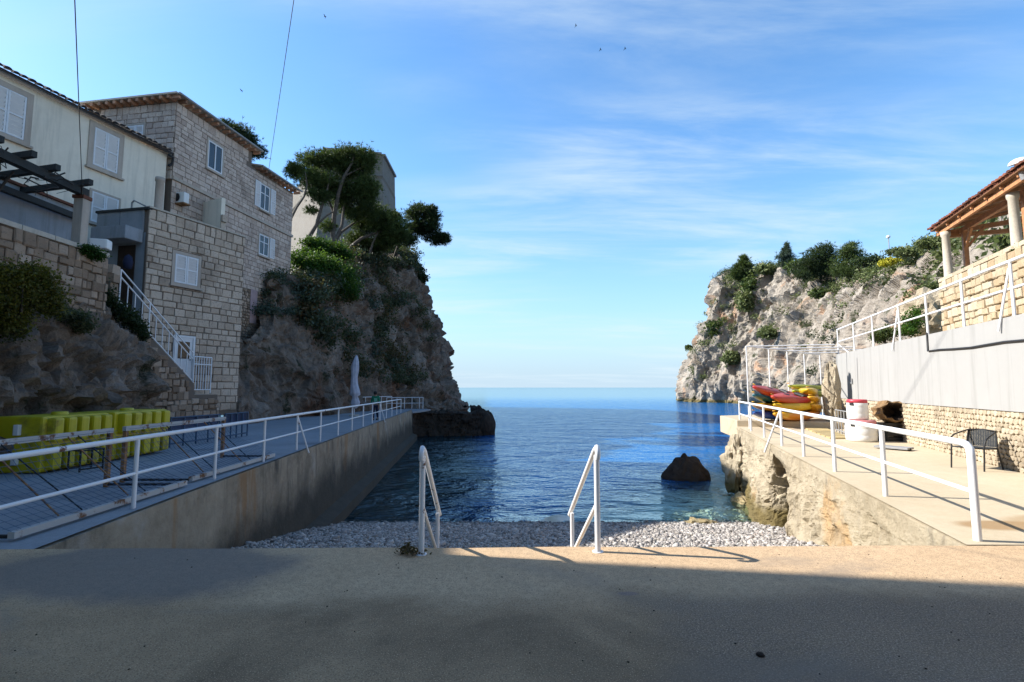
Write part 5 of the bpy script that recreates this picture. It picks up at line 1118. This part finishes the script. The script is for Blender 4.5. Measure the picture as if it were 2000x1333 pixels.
# ---------------------------------------------------------------- person
def person():
    y = 27.2; base = Vector((-7.2, y, deckz(y))); k = 1.5 / 1.72
    pe = thing('person', tuple(base), 'person in a green top and dark trousers walking behind the quay railing', 'person')
    def skin(name, joints, edges, m, sub=2):
        me = bpy.data.meshes.new(name); me.from_pydata([base + Vector(j[0]) * k for j in joints], edges, []); o = bpy.data.objects.new(name, me); C.objects.link(o)
        sk = o.modifiers.new('s', 'SKIN'); ly = me.skin_vertices[0].data if me.skin_vertices else None
        if ly is None:
            bpy.context.view_layer.objects.active = o; ly = o.data.skin_vertices[0].data
        for v, j in zip(ly, joints): r_ = j[1]; v.radius = (r_ * k, (j[2] if len(j) > 2 else r_) * k)
        ly[0].use_root = True; sb = o.modifiers.new('d', 'SUBSURF'); sb.levels = sub
        dg = bpy.context.evaluated_depsgraph_get(); e = o.evaluated_get(dg); nm = bpy.data.meshes.new_from_object(e)
        bpy.data.objects.remove(o); nm.polygons.foreach_set('use_smooth', [True] * len(nm.polygons)); return link(name, nm, m, pe)
    # walking towards the viewer, head bowed; x across, y away
    J = [((0, 0, .93), .12, .1), ((0, 0, 1.12), .115, .09), ((0, .0, 1.3), .14, .1), ((0, -.03, 1.44), .07, .07), ((0, -.07, 1.52), .055), ((0, -.11, 1.62), .095, .1), ((0, -.1, 1.7), .08),
         ((-.17, 0, 1.38), .065), ((-.23, .03, 1.12), .05), ((-.22, -.08, .9), .036), ((-.22, -.12, .82), .03), ((.17, 0, 1.38), .065), ((.23, -.02, 1.12), .05), ((.23, -.14, .92), .036), ((.23, -.18, .84), .03),
         ((-.09, -.01, .86), .09), ((-.09, -.1, .47), .062), ((-.09, -.06, .09), .042), ((-.09, -.2, .035), .035), ((.09, .01, .86), .09), ((.09, .05, .47), .062), ((.09, .22, .12), .042), ((.09, .12, .035), .035)]
    E = [(0, 1), (1, 2), (2, 3), (3, 4), (4, 5), (5, 6), (2, 7), (7, 8), (8, 9), (9, 10), (2, 11), (11, 12), (12, 13), (13, 14), (0, 15), (15, 16), (16, 17), (17, 18), (0, 19), (19, 20), (20, 21), (21, 22)]
    skin('body', J, E, M['skin'])
    skin('top', [((0, 0, .86), .14, .12), ((0, 0, 1.1), .135, .11), ((0, 0, 1.32), .165, .12), ((0, -.02, 1.45), .09), ((-.18, 0, 1.38), .085), ((-.24, .03, 1.12), .066), ((-.23, -.07, .92), .05), ((.18, 0, 1.38), .085), ((.24, -.02, 1.12), .066), ((.24, -.13, .94), .05)], [(0, 1), (1, 2), (2, 3), (2, 4), (4, 5), (5, 6), (2, 7), (7, 8), (8, 9)], M['teal_cloth'])
    skin('trousers', [((0, 0, .92), .13, .115), ((-.09, -.01, .84), .1), ((-.09, -.1, .47), .075), ((-.09, -.06, .1), .055), ((.09, .01, .84), .1), ((.09, .05, .47), .075), ((.09, .22, .13), .055)], [(0, 1), (1, 2), (2, 3), (0, 4), (4, 5), (5, 6)], M['jeans'])
    for sx, yy in ((-.09, -.06), (.09, .2)): s = MB(); s.box(base + Vector((sx, yy - .07, .045)) * k, (.1 * k, .27 * k, .09 * k)); s.build('shoe', M['black_plastic'], pe, None, .025)
    s = MB(); s.lathe(base + Vector((0, -.085, 1.645)) * k, [(.0, .1 * k), (.07 * k, .085 * k), (.108 * k, .03 * k), (.112 * k, -.04 * k), (.09 * k, -.1 * k)], 14, (0, -.25, 1)); s.build('hair', M['hair'], pe)
    for sx in (-.225, .23):                                    # hands: palm, four fingers and a thumb
        yb = -.13 if sx < 0 else -.19; c = base + Vector((sx, yb, .79)) * k; s = MB(); s.box(c, (.035 * k, .075 * k, .09 * k)); 
        for f in range(4): p = c + Vector((0, (-.03 + f * .02), -.045)) * k; s.tube([p, p + Vector((0, -.01, -.035)) * k, p + Vector((0, -.03, -.06 - .008 * (f in (1, 2)))) * k], .0095 * k, 6)
        p = c + Vector((0, -.04, .01)) * k; s.tube([p, p + Vector((0, -.03, -.03)) * k, p + Vector((0, -.035, -.055)) * k], .01 * k, 6); s.build('hand', M['skin'], pe)
    s = MB(); s.box(base + Vector((0.03, -.125, 1.2)) * k, (.2 * k, .03, .22 * k)); s.build('print', M['print_cloth'], pe, None, .01)
person()
# ---------------------------------------------------------------- overhead cables, far lamp, birds, odds and ends
po = thing('utility_pole', (13, -20, 0), 'wooden utility pole on the promenade behind the viewer', 'pole'); s = MB(); s.tube([(13, -20, 0), (13, -20, 16.2)], [.16, .1], 12); s.build('shaft', M['bark'], po)
def cable(label, p, q, sag=.25, r=.014):
    p, q = Vector(p), Vector(q); pts = [p.lerp(q, u) - Vector((0, 0, sag * 4 * u * (1 - u))) for u in np.linspace(0, 1, 24)]; s = MB(); s.tube(pts, r, 5); tag(s.build('overhead_cable', M['cable']), label, 'cable')
a = Vector((-12.75, 14.75, 7.25)); b = at(146, 0, 8.0); d = (b - a); cable('thin overhead cable running up from the pergola pillar', a, a + d * ((-20 - a.y) / d.y), .0, .009)
a = at(525, 332, 33.); b = at(574, 0, 18.0); d = (b - a); cable('thin overhead cable running up from behind the stone house', a, a + d * ((-20 - a.y) / d.y), .0)
lp = thing('street_lamp', tuple(at(1735, 505, 78)), 'small white globe street lamp on the far hill', 'street lamp'); c = at(1735, 463, 78); s = MB(); s.tube([c - Vector((0, 0, 5)), c], .06, 6); s.build('pole', M['grey_metal'], lp); s = MB(); s.lathe(c, [(0, -.25), (.2, -.2), (.3, 0), (.2, .2), (0, .25)], 12); s.build('globe', M['white_plastic'], lp)
for (px, py, t, lb) in ((635, 33, 60, 'tiny bird high above the stone fort and the cables'), (472, 178, 60, 'tiny bird above the roof of the stone house'), (1125, 51, 70, 'tiny bird highest over the open sea'), (1173, 98, 70, 'tiny bird lower over the sea, west of its neighbour'), (1221, 96, 70, 'tiny bird lower over the sea, nearer the right cliff')):
    c = at(px, py, t); b = thing('bird', tuple(c), lb, 'bird'); s = MB(); s.tube([c - Vector((.14, 0, 0)), c - Vector((.04, 0, -.02)), c + Vector((.1, 0, 0)), c + Vector((.16, 0, .01))], [.01, .045, .035, .006], 6); s.build('body', M['dark'], b)
    for sg in (-1, 1): s = MB(); s.add([c + Vector((.06, 0, .02)), c + Vector((-.05, 0, .02)), c + Vector((-.1, .22 * sg, .12)), c + Vector((-.02, .22 * sg, .12)), c + Vector((-.16, .45 * sg, .02))], [(0, 1, 2, 3), (3, 2, 4)]); s.build('wing', M['dark'], b)
# ---------------------------------------------------------------- vegetation
def leaves(name, blobs, n, size, m, parent=None, seed=0, kind='leaf', sub=14, spread=.33, up=.25):
    """blobs = [(centre, radii)]; leaves gather in clumps spread over each blob, leaving gaps between clumps"""
    rg = np.random.default_rng(seed); B = [(np.array(c, float), np.array(r, float)) for c, r in blobs]
    w = np.array([np.prod(r) ** (2 / 3) for _, r in B]); w /= w.sum(); P, T, O = [], [], []
    for (c, r), f in zip(B, w):
        k = max(20, int(n * f)); ns = max(4, int(sub * (1 if len(B) > 3 else 2)))
        d = rg.normal(size=(ns, 3)); d /= np.linalg.norm(d, axis=1, keepdims=True); d[:, 2] = d[:, 2] * .85 + .12
        cl = d * (rg.random((ns, 1)) ** .35) * .85; ct = rg.random(ns); i = rg.integers(0, ns, k)
        e = rg.normal(size=(k, 3)) * spread; p = cl[i] + e; P.append(c + p * r); T.append(np.clip(ct[i] * .55 + rg.random(k) * .3 + .18 * p[:, 2], 0, 1)); O.append(e / (np.linalg.norm(e, axis=1, keepdims=True) + 1e-6))
    P = np.concatenate(P); T = np.concatenate(T); O = np.concatenate(O); k = len(P)
    def unit(a): return a / (np.linalg.norm(a, axis=1, keepdims=True) + 1e-9)
    if kind == 'leaf':
        nr = unit(rg.normal(size=(k, 3)) + np.array([0, 0, .6])); a = unit(np.cross(nr, rg.normal(size=(k, 3)))); b = np.cross(nr, a); s = size * rg.uniform(.6, 1.4, (k, 1))
        V = np.stack([P - a * s, P + b * s * .55, P + a * s, P - b * s * .55], 1).reshape(-1, 3); F = np.arange(4 * k).reshape(-1, 4)
    else:                                                      # needle tufts: a spray of narrow blades
        nb = 6; ax = unit(O * .8 + rg.normal(size=(k, 3)) * .35 + np.array([0, 0, up])); s = size * rg.uniform(.7, 1.3, (k, 1)); V = []
        for j in range(nb):
            d = unit(ax + rg.normal(size=(k, 3)) * .55); sd = unit(np.cross(d, rg.normal(size=(k, 3)))) * s * .085
            V.append(np.stack([P - sd, P + sd, P + d * s], 1))
        V = np.stack(V, 1).reshape(-1, 3); F = np.arange(len(V)).reshape(-1, 3); T = np.repeat(T, nb)
    return link(name, npmesh(name, V, F, False, T), m, parent)
def el(px, py, t, rx, ry, rd=None):                            # ellipsoid given by its extent in the photo and its distance
    return (at(px, py, t), (rx * t / 1000, (rd or (rx + ry) / 2) * t / 1000, ry * t / 1000))
def limb(mb, pts, r0, r1): n = len(pts); mb.tube(pts, [r0 + (r1 - r0) * i / (n - 1) for i in range(n)], 7)
# big leaning pine in front of the fort
p1 = thing('pine_tree', tuple(at(655, 480, 46)), 'tall pine with bare forked trunks in front of the fort', 'tree')
s = MB(); T = 46
limb(s, [at(655, 492, T), at(650, 455, T), at(653, 420, T), at(662, 375, T - .5), at(672, 345, T - .6), at(688, 318, T - .5), at(694, 295, T)], .26, .06)
limb(s, [at(600, 470, T - 1), at(618, 440, T - 1), at(628, 405, T - 1), at(636, 385, T - 1), at(646, 340, T - 1)], .2, .05)
limb(s, [at(655, 470, T), at(668, 440, T + .5), at(672, 400, T + 1), at(700, 370, T + 1), at(715, 345, T + 1)], .16, .04)
limb(s, [at(618, 440, T - 1), at(640, 420, T - .6), at(655, 412, T)], .1, .06)
limb(s, [at(568, 428, T - 2), at(580, 405, T - 2), at(594, 385, T - 2), at(600, 360, T - 2), at(596, 335, T - 2)], .11, .04)
limb(s, [at(653, 420, T), at(640, 385, T), at(625, 350, T), at(612, 330, T)], .12, .03); limb(s, [at(672, 345, T - .6), at(700, 330, T), at(722, 320, T)], .09, .03)
s.build('trunk', M['bark'], p1)
bl = [el(692, 305, T, 34, 24), el(716, 325, T + .5, 22, 26), el(678, 330, T + .5, 32, 26), el(640, 318, T, 36, 20), el(610, 318, T, 30, 16), el(585, 340, T - 1, 24, 18), el(612, 355, T - 1, 34, 20), el(640, 360, T, 30, 24), el(690, 370, T + 1, 36, 32), el(716, 380, T + 1, 22, 34), el(668, 395, T + 1.5, 24, 26), el(620, 385, T - 1, 26, 15), el(608, 410, T - 1, 14, 8), el(576, 330, T - 1.5, 14, 10), el(640, 445, T, 18, 12), el(690, 420, T + 1.5, 18, 14)]
leaves('crown', [(c_, (r_[0], r_[1], r_[2] * .92)) for c_, r_ in bl], 15000, .28, M['pine'], p1, 1, 'needle', 13, .27)
p2 = thing('pine_tree', tuple(at(690, 490, 48)), 'low pine stretching seaward with a pale bent trunk', 'tree'); s = MB(); T = 49
limb(s, [at(676, 500, T), at(688, 480, T), at(706, 466, T), at(730, 457, T), at(745, 452, T + .5), at(780, 445, T + .5)], .2, .07); limb(s, [at(722, 497, T), at(728, 475, T), at(738, 455, T)], .12, .05); limb(s, [at(650, 480, T - 1), at(665, 455, T - 1), at(690, 437, T - .5), at(705, 432, T)], .16, .06)
s.build('trunk', M['bark'], p2)
leaves('crown', [el(720, 420, T, 30, 20), el(750, 425, T, 26, 16), el(770, 440, T, 26, 20), el(735, 448, T + .5, 26, 16), el(780, 462, T + .5, 22, 18), el(705, 440, T + .5, 16, 12), el(760, 470, T + 1, 26, 14), el(700, 470, T + 1.5, 24, 20), el(740, 480, T + 1.5, 30, 14)], 9000, .28, M['pine'], p2, 2, 'needle', 11, .28)
p3 = thing('pine_tree', tuple(at(780, 500, 52)), 'dark pine crown hanging out over the cliff edge to the sea', 'tree'); s = MB(); T = 53
limb(s, [at(770, 505, T), at(780, 475, T), at(800, 455, T), at(828, 445, T), at(855, 458, T)], .2, .05); limb(s, [at(800, 455, T), at(815, 425, T), at(830, 410, T)], .1, .03); s.build('trunk', M['bark_dark'], p3)
leaves('crown', [el(820, 418, T, 26, 18), el(840, 425, T, 18, 16), el(812, 445, T, 24, 18), el(838, 450, T, 24, 18), el(858, 465, T, 18, 12), el(868, 470, T, 12, 9), el(800, 468, T, 20, 14), el(846, 470, T, 18, 10), el(845, 408, T, 10, 6)], 8500, .27, M['pine_dark'], p3, 3, 'needle', 13, .23)
def bush(label, blobs, n, size, m, seed, kind='leaf', group=None, name='shrub', stem=True, spread=.33):
    c = blobs[0][0]; r = blobs[0][1]; b = thing(name, (c[0], c[1], c[2] - r[2]), label, name.split('_')[-1], group)
    leaves('foliage', blobs, n, size, M[m], b, seed, kind, 14, spread)
    if stem:
        s = MB(); rn = random.Random(seed)
        for k in range(4): p = Vector((c[0] + rn.uniform(-.2, .2) * r[0], c[1] + rn.uniform(-.2, .2) * r[1], c[2] - r[2] * 1.15)); s.tube([p, Vector(c) + Vector((rn.uniform(-.6, .6) * r[0], rn.uniform(-.6, .6) * r[1], rn.uniform(-.2, .5) * r[2]))], [.03 + r[2] * .02, .01], 5)
        s.build('stem', M['bark_dark'], b)
    return b
bush('bright green clipped hedge falling down the cliff top beside the house', [el(590, 512, 35, 24, 20), el(615, 522, 36, 26, 22), el(640, 535, 37.5, 28, 24), el(662, 548, 39, 28, 26), el(680, 565, 40.5, 22, 18), el(690, 578, 41.5, 12, 9), el(628, 515, 37, 30, 14)], 15000, .09, 'hedge', 5, name='hedge', spread=.4)
bush('dark leafy shrub growing above the bright hedge under the pines', [el(612, 478, 40, 20, 12), el(640, 486, 41, 30, 16), el(665, 498, 42, 24, 14), el(598, 492, 39, 14, 8)], 6000, .1, 'hedge', 6)
bush('dark shrub on the cliff shoulder below the overhanging pine', [el(806, 505, 59, 12, 14), el(816, 525, 59, 13, 12), el(822, 545, 58.5, 12, 12), el(800, 520, 58, 14, 10)], 4200, .14, 'pine_dark', 7, stem=False)
bush('dry brown scrub under the pines at the cliff edge', [el(700, 505, 50, 26, 12), el(735, 512, 51, 28, 14), el(765, 518, 53, 24, 14), el(790, 520, 55, 18, 12)], 5000, .13, 'scrub', 8, stem=False)
tb = thing('tree', tuple(at(470, 320, 46)), 'dark tree showing above the roof of the stone house', 'tree'); s = MB(); limb(s, [at(470, 380, 46), at(470, 300, 46), at(452, 262, 46)], .2, .06); s.build('trunk', M['bark_dark'], tb)
leaves('crown', [el(440, 248, 46, 18, 10), el(462, 262, 46, 26, 14), el(482, 275, 46, 20, 14), el(495, 300, 46, 18, 16), el(468, 290, 46, 26, 18)], 4200, .26, M['pine_dark'], tb, 9, 'needle', 12, .3)
bush('round yellow green bush hanging from the near left rock', [el(40, 590, 9.6, 52, 58), el(80, 575, 9.9, 36, 44), el(15, 545, 9.5, 40, 34), el(60, 540, 9.8, 36, 26), el(20, 640, 9.5, 36, 30), el(95, 600, 10.1, 20, 26)], 15000, .028, 'yellow_bush', 10, name='bush', spread=.3)
bush('dark ivy strip running down beside the stone stair', [el(205, 585, 15.6, 16, 20), el(228, 606, 15.9, 20, 14), el(250, 622, 16.2, 18, 14), el(268, 640, 16.5, 14, 14), el(278, 656, 16.8, 10, 10)], 6500, .04, 'pine_dark', 11, name='ivy', stem=False, spread=.4)
bush('dark trailing plant over the end of the terrace wall', [el(165, 488, 14.3, 20, 9), el(188, 500, 14.5, 14, 10), el(150, 495, 14.2, 12, 8)], 2600, .035, 'hedge', 12, name='plant', stem=False)
bush('low scrub on the ledge of the near left rock', [el(140, 620, 12.0, 30, 14), el(165, 640, 12.3, 20, 12), el(115, 610, 11.4, 20, 12)], 2600, .035, 'scrub', 13, stem=False)
# scrub rooted on the cliffs (one uncountable cover per cliff)
def cover(name, G, N, mask, count, rad, per, size, mats, seed, kind='leaf'):
    rg = random.Random(seed); nu, nv = G.shape[:2]; by = {k: [] for k in range(len(mats))}; tries = 0
    while sum(map(len, by.values())) < count and tries < count * 60:
        tries += 1; i, j = rg.randrange(nu), rg.randrange(nv); p = G[i, j]; n = N[i, j]
        if not mask(p, n, i / nu, j / nv, rg): continue
        if noise.fractal(Vector(p) * .16 + Vector((seed, 0, 0)), .9, 2, 3) < rg.uniform(-.12, .25): continue
        r = rad * rg.uniform(.5, 1.35) * (1 + p[1] * .006); k = rg.randrange(len(mats)); by[k].append((Vector(p) + Vector(n) * r * .25, (r, r, r * .62)))
    for k, b in by.items():
        if b: tag(leaves(name, b, per * len(b), size, M[mats[k]], None, seed + k, kind, 6, .36), kind='stuff')
def mL(p, n, u, v, rg): return p[2] > 2.0 and (n[2] > -.1) and u > .3 and rg.random() < (.12 + .9 * max(0, n[2]) + .55 * (v > .5)) and not (p[1] > 52 and (p[2] < 6 or u > .72))
cover('cliff_scrub', GB, NB, mL, 820, .62, 85, .11, ['scrub', 'scrub_teal', 'scrub', 'dry'], 21)
def mL2(p, n, u, v, rg): return p[2] > 1.5 and u <= .36 and rg.random() < (.05 + .5 * max(0, n[2]))
cover('cliff_scrub', GB, NB, mL2, 60, .4, 120, .07, ['scrub', 'scrub_teal'], 31)
def mR(p, n, u, v, rg): return p[2] > 3.5 and rg.random() < (.05 + .8 * max(0, n[2]) ** 1.5 + .5 * (v > .93) + .35 * (u > .5 and v > .8))
cover('cliff_scrub', GR, NR, mR, 620, .85, 90, .2, ['scrub_r', 'scrub_r', 'scrub'], 41)
def mR2(p, n, u, v, rg): return v > .86 and .55 < u < .9
cover('hill_scrub', GR, NR, mR2, 380, .75, 140, .13, ['scrub_r', 'scrub_teal', 'scrub_r'], 51)
# trees and shrubs on the right cliff
def conifer(label, px, ytop, ybot, t, rx, n, m, seed, group=None, name='tree', pts=None):
    tr_ = thing(name, tuple(at(px, ybot, t)), label, 'tree'); s = MB(); limb(s, [at(px, ybot + 6, t), at(px, (ytop + ybot) / 2, t), at(px, ytop + 4, t)], .25, .05); s.build('trunk', M['bark_dark'], tr_)
    leaves('crown', pts or [el(px, ytop + (ybot - ytop) * f, t, rx * w_, (ybot - ytop) * .13) for f, w_ in ((.08, .25), (.24, .5), (.42, .75), (.6, 1), (.78, 1), (.92, .8))], n, .0045 * t * 1.1, M[m], tr_, seed, 'needle', 9, .32)
conifer('spiky dark tree at the seaward end of the right cliff top', 1452, 501, 548, 142, 20, 3200, 'pine', 61)
conifer('pale slender tiered tree on the right cliff top', 1536, 477, 522, 128, 15, 1700, 'scrub_teal', 62)
T = 112
conifer('broad round dark tree on the right cliff top', 1603, 480, 550, T, 30, 3800, 'pine_dark', 63, pts=[el(1606, 490, T, 22, 12), el(1595, 505, T, 26, 14), el(1622, 508, T, 18, 14), el(1580, 520, T, 24, 12), el(1605, 530, T, 34, 18), el(1570, 535, T - 2, 16, 12)])
conifer('tall feathery dark tree beside the round tree on the right cliff top', 1660, 472, 545, 102, 26, 3300, 'pine', 64, pts=[el(1664, 480, 102, 12, 8), el(1656, 493, 102, 20, 12), el(1672, 500, 102, 16, 14), el(1658, 515, 102, 25, 14), el(1660, 535, 101, 32, 14), el(1640, 528, 102, 14, 12)])
for k, (px, py, t, rx, ry, lb) in enumerate(((1398, 645, 147, 18, 16, 'dark green shrub clinging to the seaward face of the right cliff'), (1454, 590, 137, 14, 20, 'olive shrub below the spiky tree on the right cliff'), (1467, 560, 138, 16, 20, 'dense shrub just under the spiky cliff top tree'), (1425, 700, 138, 14, 12, 'bright green tuft low on the right cliff'), (1600, 575, 108, 18, 10, 'green shrub on the rock below the round tree'), (1500, 650, 118, 16, 12, 'dark shrub in the hollow of the right cliff above the frame'), (1345, 679, 151, 5, 3, 'small tuft sticking out from the cliff over the open sea'), (1500, 528, 135, 20, 8, 'low shrub on the cliff top between the spiky and the tiered tree'), (1560, 520, 120, 20, 12, 'shrub on the cliff top behind the tiered tree'))):
    bush(lb, [el(px, py, t, rx, ry), el(px + rx * .6, py + ry * .5, t, rx * .6, ry * .6)], 1500, .003 * t, 'scrub_r' if k % 2 else 'pine', 70 + k, stem=False)
bush('dark shrub on the skyline of the hill behind the street lamp', [el(1690, 512, 90, 22, 10), el(1705, 508, 88, 18, 9)], 1800, .2, 'pine_dark', 86, stem=False)
bush('rounded shrub on the skyline of the hill', [el(1755, 492, 66, 20, 8), el(1770, 496, 64, 16, 8)], 1800, .16, 'scrub_r', 87, stem=False)
bush('olive shrub on the skyline next to the shelter', [el(1815, 476, 56, 24, 12), el(1835, 470, 54, 16, 10)], 2200, .14, 'scrub_r', 88, stem=False)
bush('yellow flowering broom on the right hill slope', [el(1738, 512, 62, 15, 7), el(1728, 517, 61, 9, 5)], 1500, .12, 'flower', 89, stem=False)
bush('leafy green plant behind the upper railing at the boulder', [el(1780, 632, 21.4, 18, 20), el(1772, 648, 21.2, 22, 12), el(1788, 612, 21.6, 9, 14)], 2600, .045, 'hedge', 90, name='plant')
bush('dark green plant behind the upper railing near the frame', [el(1728, 655, 21.6, 22, 14), el(1712, 660, 21.8, 12, 9)], 2000, .045, 'pine', 91, name='plant')
bush('small green plant at the near side of the boulder', [el(1862, 620, 20., 8, 16)], 700, .04, 'hedge', 92, name='plant')
bush('grassy tuft on the ledge above the boulder', [el(1815, 562, 26, 24, 8), el(1828, 557, 26, 12, 8)], 1400, .06, 'scrub_r', 93, name='plant', stem=False)
bush('low green plant at the foot of the shelter post', [el(1900, 527, 18.4, 16, 6)], 700, .04, 'hedge', 94, name='plant', stem=False)
bush('green plant at the foot of the nearer shelter column', [el(1995, 484, 15.3, 12, 8)], 700, .035, 'hedge', 95, name='plant', stem=False)
# litter on the promenade
lt = [(onz(806, 1083, 0) + Vector((0, 0, .03)), (.15, .09, .025)), (onz(795, 1078, 0) + Vector((0, 0, .04)), (.05, .04, .045))]
tag(leaves('leaf_litter', lt, 260, .016, M['dry'], None, 97), kind='stuff')
random.seed(33)
for k in range(1):
    c = onz(1485, 1281, 0); s = MB(); s.lathe((c.x, c.y, 0.0), [(0, .018), (.02, .014), (.026, .004), (.02, 0)], 9); tag(s.build('pebble', M['rock_dark']), 'single black pebble lying on the shaded promenade', 'pebble')
s = MB()
for k in range(110):
    x, y = random.uniform(-3.6, 4.5), random.uniform(1.5, 5.2); s.lathe((x, y, 0), [(0, .006), (random.uniform(.003, .009), .003), (.004, 0)], 5)
tag(s.build('grit', M['rock_dark']), kind='stuff')
